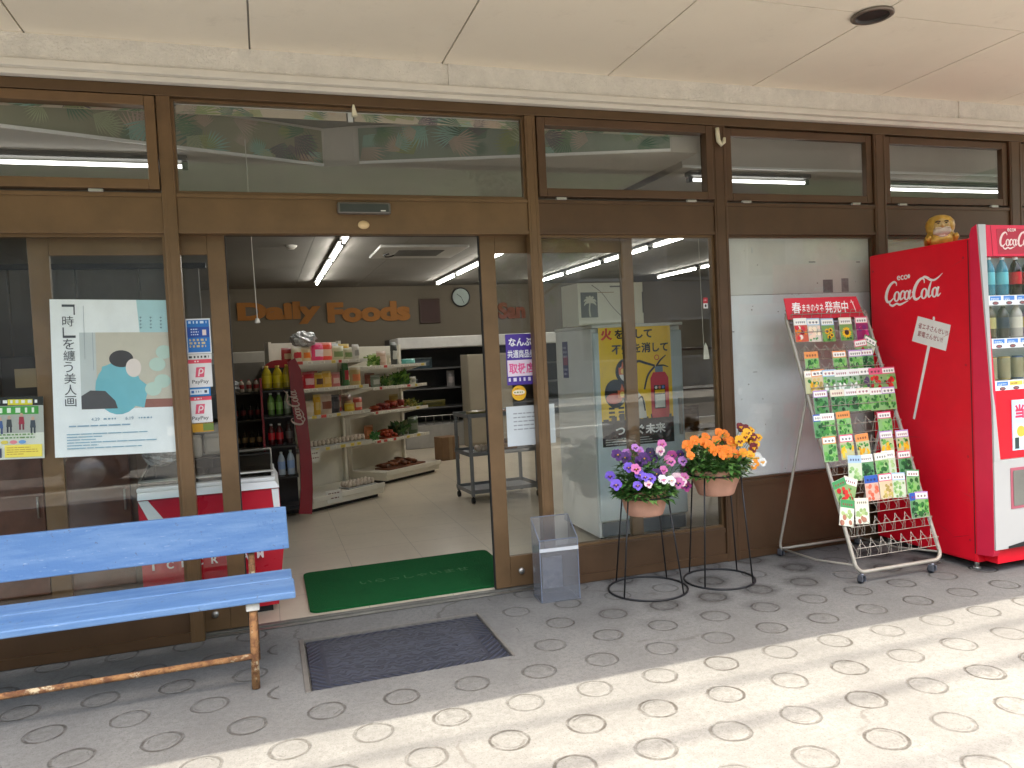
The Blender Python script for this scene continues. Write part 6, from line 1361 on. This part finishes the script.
for z in rzs:
    m = MB(); m.box(xlr, xrr, yR + .02, yR + .339, z - .016, z - .002)
    for k in range(6): m.tube([(xlr, yR + .015, z + .012 * (k % 2)), (xrr, yR + .015, z + .012 * (k % 2))], .003, 4) if k < 2 else None
    m.build('rack_shelf', DK, t)
p, q_ = at(306.5, 424, yR), at(298.5, 388, yR); ud = Vector((q_.x - p.x, 0, q_.z - p.z))
a = Art((p.x, yR - .001, p.z), ud, Vector((-ud.z, 0, ud.x)), .0002); a.coke(0, .012, ud.length, (214, 190, 184)); a.build('lettering', t)
gp = 'drinks on the red rack'
for k, (ri, x, liq, lab, cp, h, r, lb) in enumerate([(0, .03, (190, 170, 40), (214, 196, 30), (226, 190, 90), .20, .040, 'left yellow bottle on top of the red drinks rack'), (0, .115, (190, 170, 40), (214, 196, 30), (226, 190, 90), .20, .040, 'middle yellow bottle on top of the red drinks rack'), (0, .19, (180, 160, 60), (206, 186, 40), (226, 190, 90), .205, .036, 'right yellow bottle on top of the red drinks rack'),
    (1, .05, (110, 150, 80), (150, 190, 110), (220, 224, 216), .19, .028, 'left green bottle on the second tier of the red rack'), (1, .115, (100, 140, 70), (130, 180, 90), (220, 224, 216), .19, .028, 'middle green bottle on the second tier of the red rack'), (1, .18, (150, 160, 140), (190, 200, 190), (220, 224, 216), .20, .027, 'clear bottle on the second tier of the red rack'),
    (2, .04, (90, 16, 22), (200, 30, 44), (230, 226, 226), .18, .028, 'left red bottle on the third tier of the red rack'), (2, .105, (90, 16, 22), (200, 30, 44), (230, 226, 226), .18, .028, 'middle red bottle on the third tier of the red rack'), (2, .18, (60, 40, 40), (110, 100, 100), (60, 60, 60), .19, .028, 'dark bottle on the third tier of the red rack'),
    (3, .105, (190, 200, 214), (150, 176, 220), (230, 232, 236), .20, .030, 'left white and blue bottle low on the red rack'), (3, .18, (190, 200, 214), (150, 176, 220), (230, 232, 236), .21, .030, 'right white and blue bottle low on the red rack')]):
    drink(r, h, liq, lab, cp, (xlr + x + .012, yR + .09, rzs[ri] - .001), lb, 'drink bottle', gp)
# shelf of bottles behind the rack, against the left
t = thing('bottle_shelf', 'dark shelf of small sauce bottles behind the drinks rack', 'shelf unit', (-.62, 3.62, 0))
m = MB(); m.box(-.45, .62, .40, .43, FZ, 1.34); m.build('back_panel', M('shelf_grey', (.20, .18, .15), .6), t)
for z in (1.06, .80, .54, .28):
    m = MB(); m.box(-.45, .62, 0, .399, z - .02, z - .002); m.build('shelf_board', M('shelf_dark', (.07, .06, .05), .5), t)
for x in (-.45, .6):
    m = MB(); m.box(x, x + .02, .02, .399, FZ, 1.30); m.build('upright', SHELFW, t)
for ri, (z, cols) in enumerate(((1.06, [(190, 176, 160), (170, 60, 60)]), (.80, [(40, 30, 26), (120, 30, 34)]), (.54, [(46, 36, 28), (176, 150, 110)]))):
    for k in range(5):
        drink(.024, .15 if ri else .12, cols[0], cols[1], (50, 46, 44) if ri else (190, 60, 60), (-.62 + .27 + .066 * k, 3.70, z - .001), '%s bottle from the left on the %s board of the dark bottle shelf' % (ORD[k], ('top', 'middle', 'lower')[ri]), 'sauce bottle', 'sauce bottles on the dark shelf')
film((-.30, 3.72, 1.115), .08, .08, .055, 14, 'white plastic bag bundle at the left end of the bottle shelf', 'wrapped_bundle', P((176, 178, 182), .25))
# white case behind
t = thing('chest_case', 'long white refrigerated case along the back left of the shop', 'refrigerated case', (-.15, 4.7, 0))
m = MB(); m.box(-1.2, 1.15, 0, .75, FZ, 1.30, bev=.01); m.build('body', M('case_cream', (.42, .39, .33), .5, 0, .08, 3), t)
m = MB(); m.box(-1.22, 1.17, -.02, .77, 1.3005, 1.46, bev=.012); m.build('hood', M('case_hood', (.50, .47, .41), .5), t)
m = MB(); m.box(-.55, -.42, -.0225, -.0205, 1.36, 1.40); m.build('badge', BLACKM, t)
m = MB(); m.tube([(-.6, -.012, 1.30), (-.2, -.02, 1.315), (.15, -.014, 1.325)], .008, 6); m.build('pipe', BLACKM, t)
# open refrigerated case along the back
t = thing('refrigerated_case', 'dark open refrigerated case with a white hood along the back wall', 'refrigerated case', (3.3, 6.75, 0))
pl_, pr_ = at(396, 337, 6.7), at(489, 349, 6.7)
m = MB(); m.box(-1.5, 1.6, .0, .75, 1.44, 1.60, bev=.012); m.build('hood', M('hood_white', (.66, .65, .62), .5), t)
m = MB(); m.box(-1.5, 1.6, .75, 1.2, FZ, 1.60); m.build('back', M('case_dark', (.05, .05, .055), .4, 0, .2, 4), t)
for x in (-1.5, 1.56):
    m = MB(); m.box(x, x + .04, .02, .749, FZ, 1.439); m.build('side', M('case_side', (.12, .12, .12), .5), t)
for z in (1.15, .86, .58):
    m = MB(); m.box(-1.459, 1.559, .2, .749, z - .02, z); m.build('shelf_board', M('case_shelf', (.14, .14, .145), .4), t)
m = MB(); m.box(-1.459, 1.559, .0, .749, FZ, .34, bev=.01); m.build('base', M('case_base', (.40, .39, .37), .5), t)
m = MB()
for k in range(24): m.tube([(-1.4 + .12 * k, -.01, .345), (-1.4 + .12 * k, -.01, .47)], .005, 5)
m.tube([(-1.4, -.01, .47), (1.4, -.01, .47)], .006, 5); m.build('guard_rail', CHROME, t)
for k, (x, z, c1, c2, w, h, lb) in enumerate(((2.2, 1.15, (70, 90, 100), (120, 140, 150), .3, .16, 'dull blue pack on the top board of the dark refrigerated case'), (2.62, .86, (150, 146, 146), (190, 180, 180), .12, .24, 'hanging pale pack beside the cabinet in the dark refrigerated case'), (2.35, .58, (120, 110, 50), (90, 90, 50), .34, .10, 'yellowish packs tray in the dark refrigerated case'), (2.0, .86, (50, 60, 70), (90, 96, 110), .25, .14, 'slate coloured pack on the middle board of the dark refrigerated case'), (3.6, 1.15, (140, 60, 60), (180, 150, 140), .25, .15, 'dull red pack on the top board of the dark refrigerated case'))):
    goods('chilled_pack', lb, 'chilled pack', (x, 7.1, z), 0, 'packs in the dark refrigerated case', carton_bag(w, h, .1, c1, c2, 60 + k))
t = thing('cabinet', 'tall beige cabinet at the back by the right door leaf', 'cabinet', (3.02, 6.30, 0))
m = MB(); m.box(-.34, .3, 0, .40, FZ, 1.32, bev=.008); m.build('carcass', M('beige_cabinet', (.34, .30, .23), .6, 0, .06, 3), t)
m = MB(); m.box(-.33, -.02, -.018, -.0005, .08, 1.30, bev=.004); m.build('door', M('beige_cabinet', (.34, .30, .23)), t); m = MB(); m.box(-.01, .29, -.018, -.0005, .08, 1.30, bev=.004); m.build('door', M('beige_cabinet', (.34, .30, .23)), t)
t = thing('cardboard_box', 'brown cardboard box on the floor under the refrigerated case', 'cardboard box', (2.13, 5.42, FZ), .25)
m = MB(); m.box(-.12, .12, -.10, .12, 0, .29, bev=.004); m.build('box', M('cardboard', (.20, .115, .06), .8, 0, .12, 12), t); m = MB(); m.box(-.025, .025, -.1015, -.1005, 0, .29); m.build('tape', M('parcel_tape', (.26, .17, .09), .4), t)
# trolley
t = thing('trolley', 'grey metal trolley with three trays on castors', 'trolley', (1.66, 2.44, 0), math.radians(4))
TG = M('trolley_grey', (.22, .23, .25), .4, .5, .1, 8)
for x, y in ((0, 0), (.62, 0), (0, .40), (.62, .40)):
    m = MB(); m.box(x - .014, x + .014, y - .014, y + .014, .075, .77, bev=.004); m.build('leg', TG, t)
    m = MB(); m.tube([(x - .012, y, FZ + .028), (x + .012, y, FZ + .028)], .027, 14); m.box(x - .006, x + .006, y - .012, y + .012, FZ + .03, .0745); m.build('caster', BLACKM, t)
for z in (.10, .43, .765):
    m = MB(); m.box(.015, .605, .015, .385, z, z + .008); m.box(-.012, .632, -.012, -.0145 + .012, z - .004, z + .03); m.box(-.012, .632, .402, .412, z - .004, z + .03); m.box(-.02, -.0145, -.01, .41, z - .004, z + .03); m.box(.6345, .64, -.01, .41, z - .004, z + .03); m.build('tray', TG, t)
sT = Shelf((1.66, 2.44), 4)
egg_tray(sT.w(.17, .12, .439), sT.a, 4, 2, 'small egg tray on the middle tray of the trolley')
goods('bread_pack', 'brown bread pack on the middle tray of the trolley', 'bread', sT.w(.40, .14, .439), 0, 'packs on the trolley', carton_bag(.18, .10, .1, (150, 100, 60), (190, 140, 90), 80))
goods('bread_pack', 'flat yellowish pack on the top tray of the trolley', 'bread', sT.w(.14, .20, .774), 0, 'packs on the trolley', carton_bag(.2, .035, .12, (150, 130, 80), (120, 120, 70), 81))
goods('bread_pack', 'flat reddish pack on the top tray of the trolley', 'bread', sT.w(.42, .18, .774), 0, 'packs on the trolley', carton_bag(.22, .03, .12, (130, 70, 50), (170, 140, 120), 82))

# ---------------------------------------------------------------- grey refrigerator, box and fire safety poster behind the right window
t = thing('refrigerator', 'tall blue grey upright refrigerator behind the right window', 'refrigerator')
fx0, fx1, fy0, fy1, fz = 2.045, 2.705, .66, 1.30, 1.440
GR = M('fridge_grey', (.50, .58, .60), .45, 0, .05, 3); GRD = M('fridge_side', (.78, .78, .77), .5, 0, .06, 3)
m = MB(); m.box(fx0, fx1, fy0, fy1, .05, fz, bev=.008); m.build('body', GRD, t)
m = MB(); m.box(fx0 + .002, fx1 - .002, fy0 - .03, fy0 - .0005, .16, fz - .03, bev=.010); d_ = m.build('door', GR, t); m = MB(); m.box(fx1 - .05, fx1 - .035, fy0 - .06, fy0 - .0305, .7, .95, bev=.004); m.build('handle', CHROME, d_)
m = MB(); m.box(fx0 - .006, fx1 + .006, fy0 - .036, fy1, fz + .0005, fz + .022, bev=.006); m.build('top', M('fridge_top', (.62, .62, .58), .5), t)
m = MB(); m.box(fx0 + .02, fx1 - .02, fy0 - .02, fy0 - .0005, .06, .15); m.build('grille', M('fridge_grille', (.10, .12, .14), .5), t)
for x in (fx0 + .05, fx1 - .05):
    m = MB(); m.tube([(x, fy0 + .05, FZ), (x, fy0 + .05, .05)], .02, 10); m.tube([(x, fy1 - .05, FZ), (x, fy1 - .05, .05)], .02, 10); m.build('foot', BLACKM, t)
pa, pb = atx(562, 342, fx0 - .001), atx(569, 378, fx0 - .001)
a = Art((fx0 - .0012, pa.y, pb.z), (0, -1, 0), (0, 0, 1)); w = pa.y - pb.y; h = pa.z - pb.z; a.slab(w, h, .0005, (70, 60, 110)); a.rect(w * .1, h * .35, w * .8, h * .25, (150, 60, 90)); a.lines(w * .1, h * .8, w * .8, 3, h * .12, h * .06, (190, 186, 210), lo=.8); a.lines(w * .1, h * .2, w * .8, 2, h * .12, h * .06, (190, 186, 210), lo=.8)
a.build('sticker', None, 'purple sticker on the side of the grey refrigerator', 'sticker')
# white appliance box lying on top
t = thing('carton', 'cream cardboard carton with a grey palm tree mark on the refrigerator', 'carton')
bx0, bx1, by0, by1, bz0, bz1 = 1.968, 2.440, .665, .90, fz + .0235, fz + .0235 + .275
CB = M('cream_carton', (.74, .70, .58), .75, 0, .05, 4)
m = MB(); m.hexa([(bx0, by0, bz0), (bx1, by0, bz0), (bx1, by1, bz0), (bx0 - .02, by1, bz0)], [(bx0, by0, bz1), (bx1, by0, bz1), (bx1, by1, bz1), (bx0 - .02, by1, bz1)]); m.build('box', CB, t)
a = Art((bx0 + .018, by0 - .001, bz0 + .05), *FX); DG = (96, 98, 88); a.rect(0, 0, .12, .165, DG); PW = (206, 202, 182)
a.ribbon([(.064, .004, .012), (.060, .05, .010), (.066, .10, .009)], PW)
for an in (.2, .9, 1.6, 2.3, 2.9, -.35, 3.5):
    a.ribbon([(.066, .10, .012), (.066 + .028 * math.cos(an), .10 + .028 * math.sin(an) + .008, .016), (.066 + .046 * math.cos(an), .10 + .046 * math.sin(an) - .006, .003)], PW)
a.build('palm_mark', t)
a = Art((bx0, by0 - .001, bz0), *FX); a.ribbon([(.10, .262, .005), (.17, .21, .004), (.24, .12, .004), (.31, .05, .004)], (110, 104, 88)); a.rect(.23, .245, .08, .010, (110, 106, 92)); a.rect(.465, .07, .008, .14, (90, 86, 76)); a.rect(.14, .21, .12, .004, (150, 120, 80)); a.build('marking', t)
# fire safety poster on its door
tl, br = at(598, 327, fy0 - .033), at(676, 441, fy0 - .033); w = br.x - tl.x - .01; h = tl.z - br.z
a = Art((tl.x, fy0 - .0305, br.z), *FX); YE = (244, 200, 34); BK = (26, 26, 26); a.slab(w, h, .0006, YE)
a.rect(0, 0, w, h * .215, BK)
for k in range(9): a.rect(w * .11 * k + .01, h * .2, w * .075, h * (.03 + .05 * ((k * 37) % 5) / 5), BK, True)
a.k += 1
for k in range(3):
    for r_ in range(3): a.rect(w * (.10 + .13 * k), h * (.24 + .035 * r_), w * .08, h * .018, BK, True)
a.k += 1
a.text('火', w * .03, h * .885, h * .10, (206, 44, 36), bold=.05); a.text('を消して', w * .22, h * .89, h * .085, BK, w=w * .52, bold=.035)
a.text('不安', w * .17, h * .765, h * .085, (70, 74, 84), w=w * .26, bold=.035); a.text('を消して', w * .46, h * .77, h * .085, BK, w=w * .50, bold=.035)
a.text('つなぐ未来', w * .18, h * .085, h * .085, (240, 240, 236), w=w * .70, bold=.035); a.lines(w * .04, h * .055, w * .9, 3, h * .02, h * .007, (190, 190, 186), lo=.6)
a.ell(w * .36, h * .62, w * .15, h * .11, BK); a.ell(w * .36, h * .61, w * .10, h * .075, (230, 226, 214)); a.ell(w * .20, h * .44, w * .15, h * .12, BK); a.ell(w * .18, h * .40, w * .11, h * .045, (190, 60, 44))
for (qx, qy, s_) in ((.31, .64, .055), (.29, .45, .06)):
    a.poly([(w * (qx - s_), h * (qy - s_ * .8)), (w * (qx + s_), h * (qy - s_ * .8)), (w * (qx + s_ * 1.1), h * qy), (w * (qx + s_ * .5), h * (qy + s_ * .3)), (w * qx, h * (qy + s_ * 1.2)), (w * (qx - s_ * .4), h * (qy + s_ * .2)), (w * (qx - s_), h * (qy + s_ * .3))], (226, 110, 60)); a.ell(w * qx, h * (qy - s_ * .3), w * s_ * .5, h * s_ * .4, (240, 206, 110))
a.poly([(w * .34, h * .22), (w * .62, h * .22), (w * .60, h * .36), (w * .50, h * .46), (w * .38, h * .40)], (220, 218, 210)); a.ribbon([(w * .42, h * .25, .012), (w * .46, h * .34, .014), (w * .56, h * .40, .012), (w * .60, h * .28, .010)], BK)
a.ribbon([(w * .76, h * .655, .014), (w * .64, h * .68, .016), (w * .52, h * .70, .016), (w * .46, h * .64, .014)], (46, 48, 56)); a.ribbon([(w * .76, h * .65, .012), (w * .66, h * .58, .014), (w * .60, h * .46, .012)], (46, 48, 56))
RE = (206, 34, 48); a.poly([(w * .70, h * .215), (w * .93, h * .215), (w * .945, h * .25), (w * .945, h * .55), (w * .90, h * .60), (w * .73, h * .60), (w * .69, h * .55), (w * .69, h * .25)], RE)
a.rect(w * .76, h * .60, w * .11, h * .05, (110, 130, 140)); a.ribbon([(w * .78, h * .65, .014), (w * .84, h * .70, .012), (w * .92, h * .74, .008)], BK); a.ribbon([(w * .80, h * .655, .010), (w * .88, h * .655, .010), (w * .95, h * .64, .006)], BK); a.ribbon([(w * (.79 + .03 * math.cos(q)), h * (.725 + .02 * math.sin(q)), .005) for q in [2 * PI * k / 8 for k in range(8)]], RE, True)
a.rect(w * .735, h * .29, w * .16, h * .20, BK); a.rect(w * .745, h * .30, w * .14, h * .11, (226, 226, 216)); a.rect(w * .745, h * .42, w * .14, h * .03, YE)
for k, c_ in enumerate(((230, 226, 220), (226, 120, 90), (90, 120, 200))): a.ell(w * (.765 + .05 * k), h * .47, w * .018, h * .013, c_)
a.build('poster', None, 'yellow fire safety poster with a red extinguisher on the refrigerator door', 'poster')
# things in the dim corner right of the refrigerator
t = thing('storage_rack', 'dark storage rack in the corner right of the refrigerator', 'rack', (3.15, 1.3, 0))
for x in (-.4, .5):
    m = MB(); m.box(x, x + .03, 0, .35, FZ, 1.3); m.build('upright', WD, t)
for z in (.3, .62, .94, 1.26):
    m = MB(); m.box(-.369, .499, .01, .34, z, z + .02); m.build('shelf_board', WD, t)
for k, (x, z, c1, lb) in enumerate(((2.95, .96, (70, 70, 74), 'grey pack on the storage rack near the hanging tag'), (3.2, .64, (110, 84, 60), 'tan pack on the storage rack in the dim corner'), (2.98, .32, (90, 60, 50), 'brown pack low on the storage rack'))):
    goods('storage_pack', lb, 'pack', (x, 1.42, z), 0, 'packs on the storage rack', carton_bag(.2, .18, .1, c1, tuple(min(255, v + 50) for v in c1), 90 + k))
